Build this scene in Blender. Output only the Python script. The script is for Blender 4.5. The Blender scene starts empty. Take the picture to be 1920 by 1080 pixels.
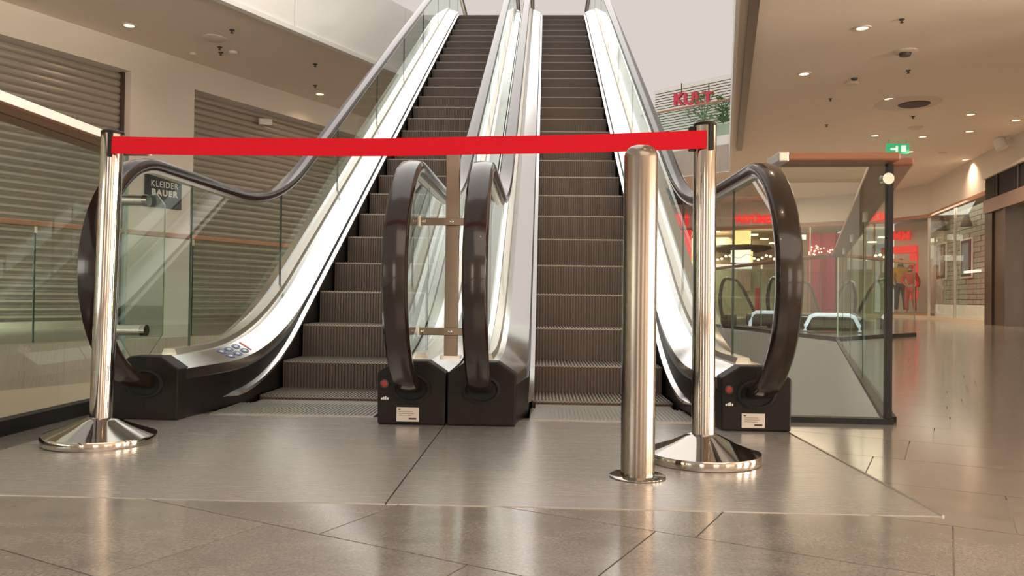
import bpy, bmesh, math, random
from mathutils import Vector, Matrix
random.seed(7)
PI = math.pi

# ------------------------------------------------------------------ camera
F_PX, YAW, PITCH, ROLL, CAM_H = 1484.0, -0.0357, 0.0123, 0.0134, 0.468

def cam_axes():
    """rows: camera right, up, forward expressed in world (X right, Y depth, Z up)"""
    cy, sy = math.cos(YAW), math.sin(YAW)
    cp, sp = math.cos(PITCH), math.sin(PITCH)
    cr, sr = math.cos(ROLL), math.sin(ROLL)
    r0 = Vector((cy, -sy, 0)); f0 = Vector((sy, cy, 0)); u0 = Vector((0, 0, 1))
    u1 = u0 * cp - f0 * sp
    f1 = u0 * sp + f0 * cp
    r2 = r0 * cr + u1 * sr
    u2 = -r0 * sr + u1 * cr
    return r2, u2, f1
CR, CU, CF = cam_axes()
CAM = Vector((0, 0, CAM_H))

def ray(px, py):
    return CR * ((px - 960) / F_PX) - CU * ((py - 540) / F_PX) + CF
def at_z(px, py, z):
    d = ray(px, py); return CAM + d * ((z - CAM_H) / d.z)
def at_y(px, py, y):
    d = ray(px, py); return CAM + d * (y / d.y)
def at_plane(px, py, p0, n):
    d = ray(px, py); return CAM + d * (n.dot(p0 - CAM) / n.dot(d))

scene = bpy.context.scene
cd = bpy.data.cameras.new('camera'); cam = bpy.data.objects.new('camera', cd)
scene.collection.objects.link(cam)
m = Matrix((CR, CU, -CF)).transposed().to_4x4(); m.translation = CAM
cam.matrix_world = m
cd.sensor_width = 36.0; cd.sensor_fit = 'HORIZONTAL'; cd.lens = 36.0 * F_PX / 1920.0
cd.clip_start = 0.05; cd.clip_end = 300
scene.camera = cam

# ------------------------------------------------------------------ world, light, exposure
world = bpy.data.worlds.new('world'); scene.world = world; world.use_nodes = True
bg = world.node_tree.nodes['Background']
bg.inputs['Color'].default_value = (0.70, 0.635, 0.585, 1); bg.inputs['Strength'].default_value = 1.0
vs = scene.view_settings
vs.view_transform = 'Standard'; vs.look = 'None'; vs.gamma = 1.0; vs.exposure = 0.0; vs.use_curve_mapping = False

def area_light(name, loc, target, sx, sy, power, color):
    l = bpy.data.lights.new(name, 'AREA'); l.shape = 'RECTANGLE'; l.size = sx; l.size_y = sy
    l.energy = power; l.color = color
    o = bpy.data.objects.new(name, l); scene.collection.objects.link(o)
    o.location = loc
    o.rotation_euler = (Vector(target) - Vector(loc)).to_track_quat('-Z', 'Y').to_euler()
    return o
area_light('skylight', (-1.5, 15.0, 14.0), (-1.5, 15.0, 0), 9, 30, 1080, (1.0, 0.96, 0.92))
area_light('hall_fill_back', (2.5, -4.0, 3.9), (2.5, -4.0, 0), 7, 6, 230, (1.0, 0.85, 0.72))  # added fill under the near ceiling, no such fixture
area_light('hall_fill_right', (8.0, 8.0, 3.9), (8.0, 8.0, 0), 6, 12, 40, (1.0, 0.80, 0.63))  # added fill for the right hall, not a real lamp
area_light('hall_fill_far', (6.0, 22.5, 3.9), (6.0, 22.5, 0), 5, 8, 330, (1.0, 0.78, 0.58))  # fill added to brighten the far curved wall
# unseen fill lights added behind and right of the viewpoint, framed like shop windows
FILL_BACK = [(-9.0, 2.4), (-2.5, 1.6), (3.5, 2.4), (9.5, 2.4)]
for wx, ww in FILL_BACK: area_light('fill_light', (wx, -9.85, 1.5), (wx, 0.0, 1.5), ww, 2.6, 60, (1.0, 0.86, 0.72))
FILL_RIGHT = [-6.0, -0.5, 5.0]
for wy in FILL_RIGHT: area_light('fill_light', (15.85, wy, 1.5), (0.0, wy, 1.5), 2.6, 2.6, 880, (1.0, 0.86, 0.71))
area_light('fill_light_left', (-13.0, -8.0, 1.5), (-4.0, 6.0, 2.0), 6, 2.6, 300, (1.0, 0.92, 0.84))  # unseen fill added to lift the left soffit and wall

# ------------------------------------------------------------------ materials
MATS = {}
def nodes_of(name):
    mt = bpy.data.materials.new(name); mt.use_nodes = True
    nt = mt.node_tree; p = nt.nodes['Principled BSDF']
    MATS[name] = mt
    return mt, nt, p
def simple(name, col, rough=0.5, metal=0.0, noise=0.06, scale=6.0, spec=0.5, coat=0.0, emit=None, estr=0.0, stretch=None, bump=0.0):
    mt, nt, p = nodes_of(name)
    tc = nt.nodes.new('ShaderNodeTexCoord'); mp = nt.nodes.new('ShaderNodeMapping')
    if stretch: mp.inputs['Scale'].default_value = stretch
    nz = nt.nodes.new('ShaderNodeTexNoise'); nz.inputs['Scale'].default_value = scale; nz.inputs['Detail'].default_value = 5
    rp = nt.nodes.new('ShaderNodeMixRGB')
    rp.inputs['Color1'].default_value = tuple(max(0, c * (1 - noise)) for c in col) + (1,)
    rp.inputs['Color2'].default_value = tuple(min(1, c * (1 + noise)) for c in col) + (1,)
    L = nt.links.new
    L(tc.outputs['Object'], mp.inputs['Vector']); L(mp.outputs['Vector'], nz.inputs['Vector'])
    L(nz.outputs['Fac'], rp.inputs['Fac']); L(rp.outputs['Color'], p.inputs['Base Color'])
    p.inputs['Roughness'].default_value = rough; p.inputs['Metallic'].default_value = metal
    p.inputs['Specular IOR Level'].default_value = spec
    p.inputs['Coat Weight'].default_value = coat
    if bump:
        b = nt.nodes.new('ShaderNodeBump'); b.inputs['Strength'].default_value = bump; b.inputs['Distance'].default_value = 0.01
        L(nz.outputs['Fac'], b.inputs['Height']); L(b.outputs['Normal'], p.inputs['Normal'])
    if emit:
        p.inputs['Emission Color'].default_value = tuple(emit) + (1,); p.inputs['Emission Strength'].default_value = estr
    return mt

def granite(name, joints=False):
    mt, nt, p = nodes_of(name); L = nt.links.new
    tc = nt.nodes.new('ShaderNodeTexCoord')
    mp = nt.nodes.new('ShaderNodeMapping'); mp.inputs['Rotation'].default_value = (0, 0, 0.47)
    mp.inputs['Scale'].default_value = (1.0, 1.8, 1)
    n1 = nt.nodes.new('ShaderNodeTexNoise'); n1.inputs['Scale'].default_value = 7; n1.inputs['Detail'].default_value = 8; n1.inputs['Roughness'].default_value = 0.65; n1.inputs['Distortion'].default_value = 0.6
    n2 = nt.nodes.new('ShaderNodeTexNoise'); n2.inputs['Scale'].default_value = 140; n2.inputs['Detail'].default_value = 3
    info = nt.nodes.new('ShaderNodeObjectInfo')
    r1 = nt.nodes.new('ShaderNodeValToRGB')
    r1.color_ramp.elements[0].position = 0.28; r1.color_ramp.elements[0].color = (0.205, 0.187, 0.164, 1)
    r1.color_ramp.elements[1].position = 0.75; r1.color_ramp.elements[1].color = (0.335, 0.303, 0.262, 1)
    e = r1.color_ramp.elements.new(0.5); e.color = (0.28, 0.254, 0.22, 1)
    r2 = nt.nodes.new('ShaderNodeMapRange'); r2.inputs['To Min'].default_value = 0.45; r2.inputs['To Max'].default_value = 1.55
    r3 = nt.nodes.new('ShaderNodeMapRange'); r3.inputs['To Min'].default_value = 0.92; r3.inputs['To Max'].default_value = 1.08
    mul = nt.nodes.new('ShaderNodeMath'); mul.operation = 'MULTIPLY'
    vm = nt.nodes.new('ShaderNodeVectorMath'); vm.operation = 'SCALE'
    L(tc.outputs['Object'], mp.inputs['Vector']); L(mp.outputs['Vector'], n1.inputs['Vector']); L(tc.outputs['Object'], n2.inputs['Vector'])
    L(n1.outputs['Fac'], r1.inputs['Fac']); L(n2.outputs['Fac'], r2.inputs['Value']); L(info.outputs['Random'], r3.inputs['Value'])
    L(r2.outputs['Result'], mul.inputs[0]); L(r3.outputs['Result'], mul.inputs[1])
    L(r1.outputs['Color'], vm.inputs[0]); L(mul.outputs['Value'], vm.inputs['Scale'])
    out = vm.outputs['Vector']
    if joints:
        br = nt.nodes.new('ShaderNodeTexBrick'); br.inputs['Scale'].default_value = 1.0
        br.inputs['Brick Width'].default_value = 0.565; br.inputs['Row Height'].default_value = 0.365; br.inputs['Mortar Size'].default_value = 0.004
        mp2 = nt.nodes.new('ShaderNodeMapping'); mp2.inputs['Rotation'].default_value = (0, 0, 0.466); mp2.inputs['Location'].default_value = (0, -0.09, 0)
        L(tc.outputs['Object'], mp2.inputs['Vector']); L(mp2.outputs['Vector'], br.inputs['Vector'])
        mx = nt.nodes.new('ShaderNodeMixRGB'); mx.inputs['Color2'].default_value = (0.10, 0.085, 0.07, 1)
        L(br.outputs['Fac'], mx.inputs['Fac']); L(out, mx.inputs['Color1']); out = mx.outputs['Color']
    L(out, p.inputs['Base Color'])
    p.inputs['Roughness'].default_value = 0.24; p.inputs['Specular IOR Level'].default_value = 0.8
    p.inputs['Coat Weight'].default_value = 1.0; p.inputs['Coat Roughness'].default_value = 0.13; p.inputs['Coat IOR'].default_value = 1.6
    return mt

def brushed(name, col, rough, along='X', var=0.10, metal=1.0):
    mt, nt, p = nodes_of(name); L = nt.links.new
    tc = nt.nodes.new('ShaderNodeTexCoord'); mp = nt.nodes.new('ShaderNodeMapping')
    mp.inputs['Scale'].default_value = {'X': (2, 160, 160), 'Y': (160, 2, 160), 'Z': (160, 160, 2)}[along]
    nz = nt.nodes.new('ShaderNodeTexNoise'); nz.inputs['Scale'].default_value = 1.0; nz.inputs['Detail'].default_value = 3
    r1 = nt.nodes.new('ShaderNodeMixRGB')
    r1.inputs['Color1'].default_value = tuple(c * (1 - var) for c in col) + (1,)
    r1.inputs['Color2'].default_value = tuple(min(1, c * (1 + var)) for c in col) + (1,)
    r2 = nt.nodes.new('ShaderNodeMapRange'); r2.inputs['To Min'].default_value = rough * 0.75; r2.inputs['To Max'].default_value = rough * 1.3
    L(tc.outputs['Object'], mp.inputs['Vector']); L(mp.outputs['Vector'], nz.inputs['Vector'])
    L(nz.outputs['Fac'], r1.inputs['Fac']); L(r1.outputs['Color'], p.inputs['Base Color'])
    L(nz.outputs['Fac'], r2.inputs['Value']); L(r2.outputs['Result'], p.inputs['Roughness'])
    p.inputs['Metallic'].default_value = metal
    return mt

def glass(name, tint, ior=1.40, rough=0.0):
    mt = bpy.data.materials.new(name); mt.use_nodes = True; MATS[name] = mt
    nt = mt.node_tree; nt.nodes.clear(); L = nt.links.new
    o = nt.nodes.new('ShaderNodeOutputMaterial'); mx = nt.nodes.new('ShaderNodeMixShader')
    tr = nt.nodes.new('ShaderNodeBsdfTransparent'); tr.inputs['Color'].default_value = tuple(tint) + (1,)
    gl = nt.nodes.new('ShaderNodeBsdfGlossy'); gl.inputs['Roughness'].default_value = rough; gl.inputs['Color'].default_value = (0.95, 1, 0.97, 1)
    fr = nt.nodes.new('ShaderNodeFresnel'); fr.inputs['IOR'].default_value = ior
    geo = nt.nodes.new('ShaderNodeNewGeometry')
    inv = nt.nodes.new('ShaderNodeMath'); inv.operation = 'SUBTRACT'; inv.inputs[0].default_value = 1.0
    mul = nt.nodes.new('ShaderNodeMath'); mul.operation = 'MULTIPLY'
    L(geo.outputs['Backfacing'], inv.inputs[1]); L(fr.outputs['Fac'], mul.inputs[0]); L(inv.outputs['Value'], mul.inputs[1])
    L(mul.outputs['Value'], mx.inputs['Fac']); L(tr.outputs['BSDF'], mx.inputs[1]); L(gl.outputs['BSDF'], mx.inputs[2])
    L(mx.outputs['Shader'], o.inputs['Surface'])
    return mt

granite('granite'); granite('granite_far', True)
brushed('landing_steel', (0.55, 0.525, 0.49), 0.25, 'X', 0.03, 0.6)
brushed('deck_steel', (0.86, 0.845, 0.83), 0.16, 'Y', 0.03)
brushed('bollard_steel', (0.30, 0.258, 0.22), 0.22, 'Z', 0.08)
simple('chrome', (0.46, 0.425, 0.39), 0.08, 1.0, 0.02)
simple('satin_steel', (0.70, 0.64, 0.57), 0.30, 1.0, 0.05)
simple('bracket_steel', (0.25, 0.195, 0.15), 0.38, 1.0, 0.05)
simple('step_metal', (0.15, 0.12, 0.105), 0.45, 0.5, 0.08, 20)
simple('tread_metal', (0.42, 0.38, 0.33), 0.40, 0.8, 0.08, 20)
simple('comb_metal', (0.46, 0.44, 0.40), 0.38, 0.9, 0.06, 30)
simple('skirt_black', (0.014, 0.012, 0.013), 0.34, 0.0, 0.1, spec=0.3)
simple('skirt_panel', (0.10, 0.085, 0.08), 0.30, 0.6, 0.1)
simple('plastic_black', (0.014, 0.011, 0.010), 0.45, 0.0, 0.15, 30, spec=0.18)
simple('rubber', (0.018, 0.010, 0.007), 0.18, 0.0, 0.1, spec=0.45, coat=0.35)
simple('hole_black', (0.004, 0.004, 0.004), 0.8)
simple('cladding', (0.55, 0.52, 0.48), 0.4, 0.5)
simple('wood', (0.30, 0.115, 0.055), 0.35, 0.0, 0.25, 3, stretch=(1, 14, 14))
simple('wood_pale', (0.42, 0.22, 0.13), 0.35, 0.0, 0.2, 3, stretch=(1, 14, 14))
simple('trim_black', (0.012, 0.012, 0.013), 0.4, spec=0.25)
simple('bronze', (0.10, 0.07, 0.06), 0.35, 0.6)
simple('wall_paint', (0.72, 0.655, 0.58), 0.75, 0, 0.03, 2)
simple('ceiling_paint', (0.88, 0.765, 0.65), 0.85, 0, 0.02, 2)
simple('fascia_paint', (0.90, 0.885, 0.86), 0.6, 0, 0.02, 2)
simple('slab_paint', (0.60, 0.50, 0.38), 0.7, 0, 0.03, 2)
simple('slab_paint_pale', (0.84, 0.85, 0.80), 0.6, 0, 0.03, 2)
simple('shutter', (0.50, 0.46, 0.40), 0.36, 0.7, 0.08, 4)
simple('shutter_pale', (0.72, 0.72, 0.66), 0.45, 0.1, 0.08, 4)
simple('belt_red', (0.64, 0.006, 0.018), 0.6, 0, 0.05, 60, spec=0.15)
simple('red_button', (0.35, 0.03, 0.02), 0.35)
simple('label_plate', (0.62, 0.56, 0.50), 0.45, 0.2)
simple('ink', (0.03, 0.025, 0.025), 0.6)
simple('white_mark', (0.75, 0.72, 0.68), 0.5)
simple('sticker_blue', (0.06, 0.09, 0.28), 0.4)
simple('sticker_red', (0.5, 0.08, 0.06), 0.4)
simple('sign_navy', (0.018, 0.018, 0.028), 0.3, coat=0.2)
simple('sign_letter', (0.72, 0.70, 0.66), 0.5)
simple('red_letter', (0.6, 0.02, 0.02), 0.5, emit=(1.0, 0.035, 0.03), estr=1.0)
simple('red_paint', (0.55, 0.04, 0.07), 0.5)
simple('red_reflection', (0.6, 0.05, 0.04), 0.5, emit=(1.0, 0.07, 0.05), estr=0.55)  # glow standing for the red reflection in the shop glass
simple('lamp_glow', (1, 0.85, 0.6), 0.5, emit=(1.0, 0.74, 0.48), estr=3.0)
simple('lamp_ring', (0.72, 0.62, 0.52), 0.4)
simple('yellow_light', (0.9, 0.8, 0.4), 0.5, emit=(1.0, 0.78, 0.30), estr=1.0)
simple('white_light', (0.9, 0.9, 0.85), 0.5, emit=(1.0, 0.92, 0.75), estr=1.0)
simple('cool_light', (0.9, 0.9, 0.95), 0.4, emit=(0.80, 0.86, 1.0), estr=0.7)
simple('exit_green', (0.02, 0.35, 0.14), 0.5, emit=(0.05, 0.50, 0.22), estr=0.7)
simple('exit_white', (0.9, 0.95, 0.9), 0.5, emit=(0.8, 1.0, 0.85), estr=0.7)
simple('fixture_dark', (0.07, 0.055, 0.045), 0.5)
simple('fixture_white', (0.85, 0.83, 0.82), 0.4)
simple('shop_back', (0.52, 0.40, 0.27), 0.7)
simple('shop_green', (0.42, 0.42, 0.30), 0.6, 0, 0.2, 3)
simple('stone_block', (0.33, 0.33, 0.27), 0.7, 0, 0.25, 5)
simple('portal_dark', (0.055, 0.042, 0.034), 0.3, 0.3, 0.15)
simple('portal_brown', (0.20, 0.13, 0.10), 0.4, 0.2)
simple('poster_dark', (0.04, 0.035, 0.035), 0.4)
simple('poster_tone', (0.42, 0.30, 0.26), 0.5, 0, 0.5, 4)
simple('poster_blue', (0.22, 0.28, 0.33), 0.5, 0, 0.5, 4)
simple('leaf', (0.10, 0.22, 0.07), 0.5, 0, 0.4, 5)
simple('planter', (0.50, 0.56, 0.50), 0.5)
simple('mannequin_skin', (0.50, 0.36, 0.28), 0.5)
simple('cloth_yellow', (0.70, 0.36, 0.07), 0.8, 0, 0.4, 9)
simple('cloth_navy', (0.03, 0.03, 0.05), 0.8)
simple('cloth_red', (0.62, 0.05, 0.035), 0.7, 0, 0.2)
simple('cloth_ochre', (0.40, 0.22, 0.08), 0.8, 0, 0.5, 12)
simple('cloth_dark', (0.07, 0.045, 0.04), 0.8)
simple('cloth_white', (0.75, 0.70, 0.64), 0.7)
simple('hair_dark', (0.04, 0.03, 0.025), 0.6)
glass('glass', (0.915, 0.955, 0.935)); glass('glass_clear', (0.97, 0.985, 0.975))
simple('glass_edge', (0.22, 0.34, 0.28), 0.15, 0, 0.1)
simple('joint_dark', (0.07, 0.085, 0.075), 0.3, 0, 0.1, spec=0.2)
simple('clamp_steel', (0.30, 0.27, 0.23), 0.5, 0.6)
MAT = MATS

# ------------------------------------------------------------------ mesh helpers
COL = scene.collection
class MB:
    def __init__(s): s.v = []; s.f = []; s.mi = []
    def add(s, vs, fs, mi=0):
        b = len(s.v); s.v += [tuple(v) for v in vs]; s.f += [tuple(i + b for i in f) for f in fs]; s.mi += [mi] * len(fs)
        return s
    def box(s, x0, x1, y0, y1, z0, z1, mi=0):
        return s.add([(x0,y0,z0),(x1,y0,z0),(x1,y1,z0),(x0,y1,z0),(x0,y0,z1),(x1,y0,z1),(x1,y1,z1),(x0,y1,z1)],
                     [(0,3,2,1),(4,5,6,7),(0,1,5,4),(1,2,6,5),(2,3,7,6),(3,0,4,7)], mi)
    def obox(s, c, ax, ay, az, mi=0):
        """box from centre and three half-axis vectors"""
        c, ax, ay, az = map(Vector, (c, ax, ay, az)); vs = []
        for k in (-1, 1):
            for i, j in ((-1,-1),(1,-1),(1,1),(-1,1)): vs.append(c + ax*i + ay*j + az*k)
        return s.add(vs, [(0,3,2,1),(4,5,6,7),(0,1,5,4),(1,2,6,5),(2,3,7,6),(3,0,4,7)], mi)
    def ends(s, *idx):
        for i in idx: s.mi[i] = 1
        return s
    def prism(s, poly, ext, mi=0):
        """closed polygon (3-D points) extruded by vector ext"""
        n = len(poly); ext = Vector(ext); a = [Vector(p) for p in poly]; b = [p + ext for p in a]
        return s.add(a + b, [tuple(range(n))[::-1], tuple(range(n, 2*n))] + [(i, (i+1) % n, n + (i+1) % n, n + i) for i in range(n)], mi)
    def rings(s, rings, closed=True, caps=True, mi=0):
        n = len(rings[0]); vs = [p for r in rings for p in r]; fs = []
        m_ = n if closed else n - 1
        for k in range(len(rings) - 1):
            for i in range(m_):
                j = (i + 1) % n; fs.append((k*n+i, k*n+j, (k+1)*n+j, (k+1)*n+i))
        if caps and closed: fs += [tuple(range(n))[::-1], tuple((len(rings)-1)*n + i for i in range(n))]
        return s.add(vs, fs, mi)
    def lathe(s, prof, c=(0,0,0), seg=40, mi=0):
        """profile [(r,z)] about vertical axis through c"""
        R = []
        for r, z in prof:
            R.append([(c[0] + r*math.cos(2*PI*i/seg), c[1] + r*math.sin(2*PI*i/seg), c[2] + z) for i in range(seg)])
        return s.rings(R, mi=mi)
    def tube(s, pts, r, seg=12, mi=0):
        pts = [Vector(p) for p in pts]; R = []
        for k, p in enumerate(pts):
            t = (pts[min(k+1, len(pts)-1)] - pts[max(k-1, 0)]).normalized()
            up = Vector((0,0,1)) if abs(t.z) < 0.95 else Vector((1,0,0))
            a = t.cross(up).normalized(); b = a.cross(t).normalized()
            rr = r[k] if isinstance(r, (list, tuple)) else r
            R.append([p + a*rr*math.cos(2*PI*i/seg) + b*rr*math.sin(2*PI*i/seg) for i in range(seg)])
        return s.rings(R, mi=mi)
    def build(s, name, mat, parent=None, smooth=False, bevel=0.0, autosmooth=35):
        org = Vector((0,0,0))
        p = parent
        while p is not None: org = org + p.location; p = p.parent
        me = bpy.data.meshes.new(name)
        me.from_pydata([tuple(Vector(v) - org) for v in s.v], [], s.f)
        bm = bmesh.new(); bm.from_mesh(me)
        bmesh.ops.recalc_face_normals(bm, faces=bm.faces)
        if bevel > 0:
            eds = [e for e in bm.edges if len(e.link_faces) == 2 and e.calc_face_angle(0) > 0.6]
            bmesh.ops.bevel(bm, geom=eds, offset=bevel, segments=2, affect='EDGES', profile=0.5)
        bm.to_mesh(me); bm.free()
        for mm in (mat if isinstance(mat, (list, tuple)) else [mat]): me.materials.append(MAT[mm])
        if isinstance(mat, (list, tuple)) and bevel == 0:
            for i, k in enumerate(s.mi): me.polygons[i].material_index = k
        if smooth:
            me.polygons.foreach_set('use_smooth', [True] * len(me.polygons))
            try: me.set_sharp_from_angle(angle=math.radians(autosmooth))
            except Exception: pass
        o = bpy.data.objects.new(name, me); COL.objects.link(o)
        if parent: o.parent = parent
        return o

def tag(o, label=None, cat=None, group=None, kind=None):
    if label: o['label'] = label
    if cat: o['category'] = cat
    if group: o['group'] = group
    if kind: o['kind'] = kind
    return o
def thing(name, loc, label, cat, group=None, rotz=0):
    o = bpy.data.objects.new(name, None); COL.objects.link(o); o.empty_display_size = 0.1
    o.location = loc; o.rotation_euler = (0, 0, rotz)
    return tag(o, label, cat, group)
def share(name, src, parent, loc):
    """another object on the same mesh, at loc in the parent's space"""
    o = bpy.data.objects.new(name, src.data); COL.objects.link(o); o.parent = parent; o.location = loc
    return o
def text_mesh(name, body, size, depth, mat, origin, xdir, ydir, parent=None, align='CENTER', shear=0.0, bold=0.0, sx=1.0, spacing=1.0):
    cu = bpy.data.curves.new(name, 'FONT'); cu.body = body; cu.size = size; cu.extrude = depth
    cu.align_x = align; cu.align_y = 'CENTER'; cu.offset = bold; cu.shear = shear; cu.space_character = spacing; cu.resolution_u = 3
    tmp = bpy.data.objects.new(name, cu); COL.objects.link(tmp)
    dg = bpy.context.evaluated_depsgraph_get(); dg.update()
    me = bpy.data.meshes.new_from_object(tmp.evaluated_get(dg)); me.name = name
    bpy.data.objects.remove(tmp); bpy.data.curves.remove(cu)
    xd = Vector(xdir).normalized(); yd = Vector(ydir).normalized(); zd = xd.cross(yd)
    M = Matrix((xd, yd, zd)).transposed()
    org = Vector(origin); po = Vector((0,0,0)); p = parent
    while p is not None: po = po + p.location; p = p.parent
    for v in me.vertices: v.co = M @ Vector((v.co.x * sx, v.co.y, v.co.z)) + org - po
    me.materials.clear(); me.materials.append(MAT[mat])
    o = bpy.data.objects.new(name, me); COL.objects.link(o)
    if parent: o.parent = parent
    return o

# hall frame: D runs along the hall (26.7 degrees right of the escalators), E across it
DD = Vector((0.4493, 0.8934, 0)); EE = Vector((0.8934, -0.4493, 0)); UP = Vector((0, 0, 1))
def ed(e, d, z=0.0): return EE * e + DD * d + UP * z
ZC = 4.0          # ceiling height
ZU = 4.75         # upper floor level

# ------------------------------------------------------------------ floors
def clip(poly, region):
    out = list(poly)
    for i in range(len(region)):
        a = Vector(region[i]); b = Vector(region[(i+1) % len(region)]); n = Vector((-(b-a).y, (b-a).x))
        inp, out = out, []
        for k in range(len(inp)):
            p = Vector(inp[k]); q = Vector(inp[(k+1) % len(inp)])
            dp = n.dot(p - a); dq = n.dot(q - a)
            if dp >= 0: out.append(tuple(p))
            if (dp >= 0) != (dq >= 0): t = dp / (dp - dq); out.append(tuple(p + (q-p)*t))
        if len(out) < 3: return []
    return out
PA = [(-1.74, 0.75), (1.36, 0.75), (1.36, 3.12), (-1.74, 3.12)]
PB = [(1.36, 0.75), (5.6, 0.75), (5.6, 7.5), (2.85, 7.5), (1.36, 3.12)]
fl = MB()
for poly, zt in (([(-1.74,-10),(1.36,-10),(1.36,3.12),(-1.74,3.12)], -0.005), ([(1.36,-10),(5.6,-10),(5.6,7.5),(2.85,7.5),(1.36,3.12)], -0.005)):
    fl.prism([(x, y, -0.4) for x, y in poly], (0, 0, 0.4 + zt))
floor = tag(fl.build('floor', 'granite'), kind='structure')
ff = MB()
for poly in ([(5.6,-10),(16,-10),(16,7.5),(5.6,7.5)], [(2.85,7.5),(16,7.5),(16,34),(3.2,34),(3.1,14.6),(3.55,9.6)]):
    ff.prism([(x, y, -0.4) for x, y in poly], (0, 0, 0.4))
tag(ff.build('floor_far', 'granite_far'), kind='structure')
t_hall = MB().prism([ed(-7.2,-12,-0.4), ed(-7.2,40,-0.4), ed(-14,40,-0.4), ed(-14,-12,-0.4)], (0,0,0.4))
tag(t_hall.build('floor_left', 'granite_far'), kind='structure')
low = MB().box(-22, 18, -12, 42, -4.4, -4.2)
tag(low.build('floor_lower', 'granite_far'), kind='structure')
# stone slabs, laid in rows along the hall's cross direction with staggered joints
GAP = 0.0018
T = Vector((0.8934, -0.4493)); N = Vector((0.4493, 0.8934))
known = {0: [-1.62,-1.075,-0.512,0.06], 1: [-1.55,-0.99,-0.43,0.015,0.56], 2: [-1.2,-0.45,0.13,0.68], 4: [-0.66,-0.105,0.46], 5: [-0.6,-0.035,0.5]}
for r in range(-3, 23):
    n0, n1 = 1.185 + 0.365*r, 1.185 + 0.365*(r+1)
    js = list(known.get(r, []))
    if not js: js = [random.uniform(-0.3, 0.2)]
    while js[0] > -3.5: js.insert(0, js[0] - random.choice((0.48, 0.565, 0.565, 0.64)))
    while js[-1] < 4.8: js.append(js[-1] + random.choice((0.48, 0.565, 0.565, 0.64)))
    for a, b in zip(js[:-1], js[1:]):
        q = [T*(a+GAP) + N*(n0+GAP), T*(b-GAP) + N*(n0+GAP), T*(b-GAP) + N*(n1-GAP), T*(a+GAP) + N*(n1-GAP)]
        mbt = MB(); area = 0
        for reg in (PA, PB):
            c = clip([tuple(p) for p in q], reg)
            if c:
                if reg is PA and all(-1.5 < x < 0.85 and y > 1.85 for x, y in c): continue   # under the landing plates
                mbt.prism([(x, y, -0.0048) for x, y in c], (0, 0, 0.0048)); area += 1
        if area: mbt.build('tile', 'granite', floor)

# slab faces around the voids
sf = MB().prism([ed(-7.2,-12,-1.5), ed(-7.2,40,-1.5), ed(-7.35,40,-1.5), ed(-7.35,-12,-1.5)], (0,0,1.499))
tag(sf.build('wall_void_left', 'slab_paint'), kind='structure')
sf = MB(); vp = [(1.365,3.15),(3.555,9.6),(3.105,14.6),(3.2,34)]
for (x0,y0),(x1,y1) in zip(vp[:-1], vp[1:]):
    d = Vector((x1-x0, y1-y0, 0)).normalized(); nn = Vector((d.y, -d.x, 0))*0.12
    oo = -nn*0.15; sf.prism([(x0+oo.x,y0+oo.y,-1.7),(x1+oo.x,y1+oo.y,-1.7),(x1+nn.x,y1+nn.y,-1.7),(x0+nn.x,y0+nn.y,-1.7)], (0,0,1.695))
tag(sf.build('wall_void_right', 'slab_paint_pale'), kind='structure')
sf = MB().box(-1.755, -1.742, -10, 3.2, -1.5, -0.002)
tag(sf.build('wall_void_near', 'slab_paint'), kind='structure')

# ------------------------------------------------------------------ ceilings and upper slabs
cl = MB().prism([ed(-7.68,-12,ZC), ed(-7.68,40,ZC), ed(-10.6,40,ZC), ed(-10.6,-12,ZC)], (0,0,0.74))
tag(cl.build('ceiling_left', 'ceiling_paint'), kind='structure')
CE = [Vector((-2.14,-10,0)), Vector((5.13,21.65,0)), Vector((-2.0,28.4,0))]
cr = MB().prism([(-2.14,-10,ZC),(16,-10,ZC),(16,36,ZC),(-2.0,36,ZC),(-2.0,28.4,ZC),(5.13,21.65,ZC)], (0,0,0.74))
tag(cr.build('ceiling_right', 'ceiling_paint'), kind='structure')
def fascia(name, a, b, z0, z1, th, mat):
    d = (b-a).normalized(); n = Vector((-d.y, d.x, 0))*th
    o = MB().prism([a+UP*z0, b+UP*z0, b+n+UP*z0, a+n+UP*z0], (0,0,z1-z0)).build(name, mat)
    return tag(o, kind='structure')
# left fascia: separate panels with open joints
fa = thing('wall_fascia_left', ed(-7.66, 0, ZC), None, None); fa['kind'] = 'structure'
for k in range(-4, 12):
    d0 = 2.9 + 2.45*k
    MB().prism([ed(-7.68,d0+0.006,ZC+0.03), ed(-7.68,d0+2.444,ZC+0.03), ed(-7.64,d0+2.444,ZC+0.03), ed(-7.64,d0+0.006,ZC+0.03)], (0,0,1.07)).build('panel', 'fascia_paint', fa)
MB().prism([ed(-7.72,-12,ZC), ed(-7.72,40,ZC), ed(-7.682,40,ZC), ed(-7.682,-12,ZC)], (0,0,1.08)).build('backing', 'trim_black', fa)
tag(MB().prism([ed(-7.70,-12,ZC-0.03), ed(-7.70,40,ZC-0.03), ed(-7.60,40,ZC-0.03), ed(-7.60,-12,ZC-0.03)], (0,0,0.06)).build('trim_1', 'fascia_paint'), kind='structure')
fascia('wall_fascia_right', CE[0], CE[1], ZC-0.02, 5.0, 0.05, 'fascia_paint')
fascia('wall_fascia_far', CE[1], CE[2], ZC-0.02, 5.0, -0.05, 'fascia_paint')
ce0 = CE[0].lerp(CE[1], 0.5); ce1 = CE[0].lerp(CE[1], 0.90)
dce = (CE[1]-CE[0]).normalized(); nce = Vector((dce.y, -dce.x, 0))
tag(MB().prism([ce0+nce*0.10+UP*(ZC-0.06), ce1+nce*0.10+UP*(ZC-0.06), ce1+nce*0.22+UP*(ZC-0.06), ce0+nce*0.22+UP*(ZC-0.06)], (0,0,0.055)).build('trim_2', 'bronze'), kind='structure')

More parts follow.
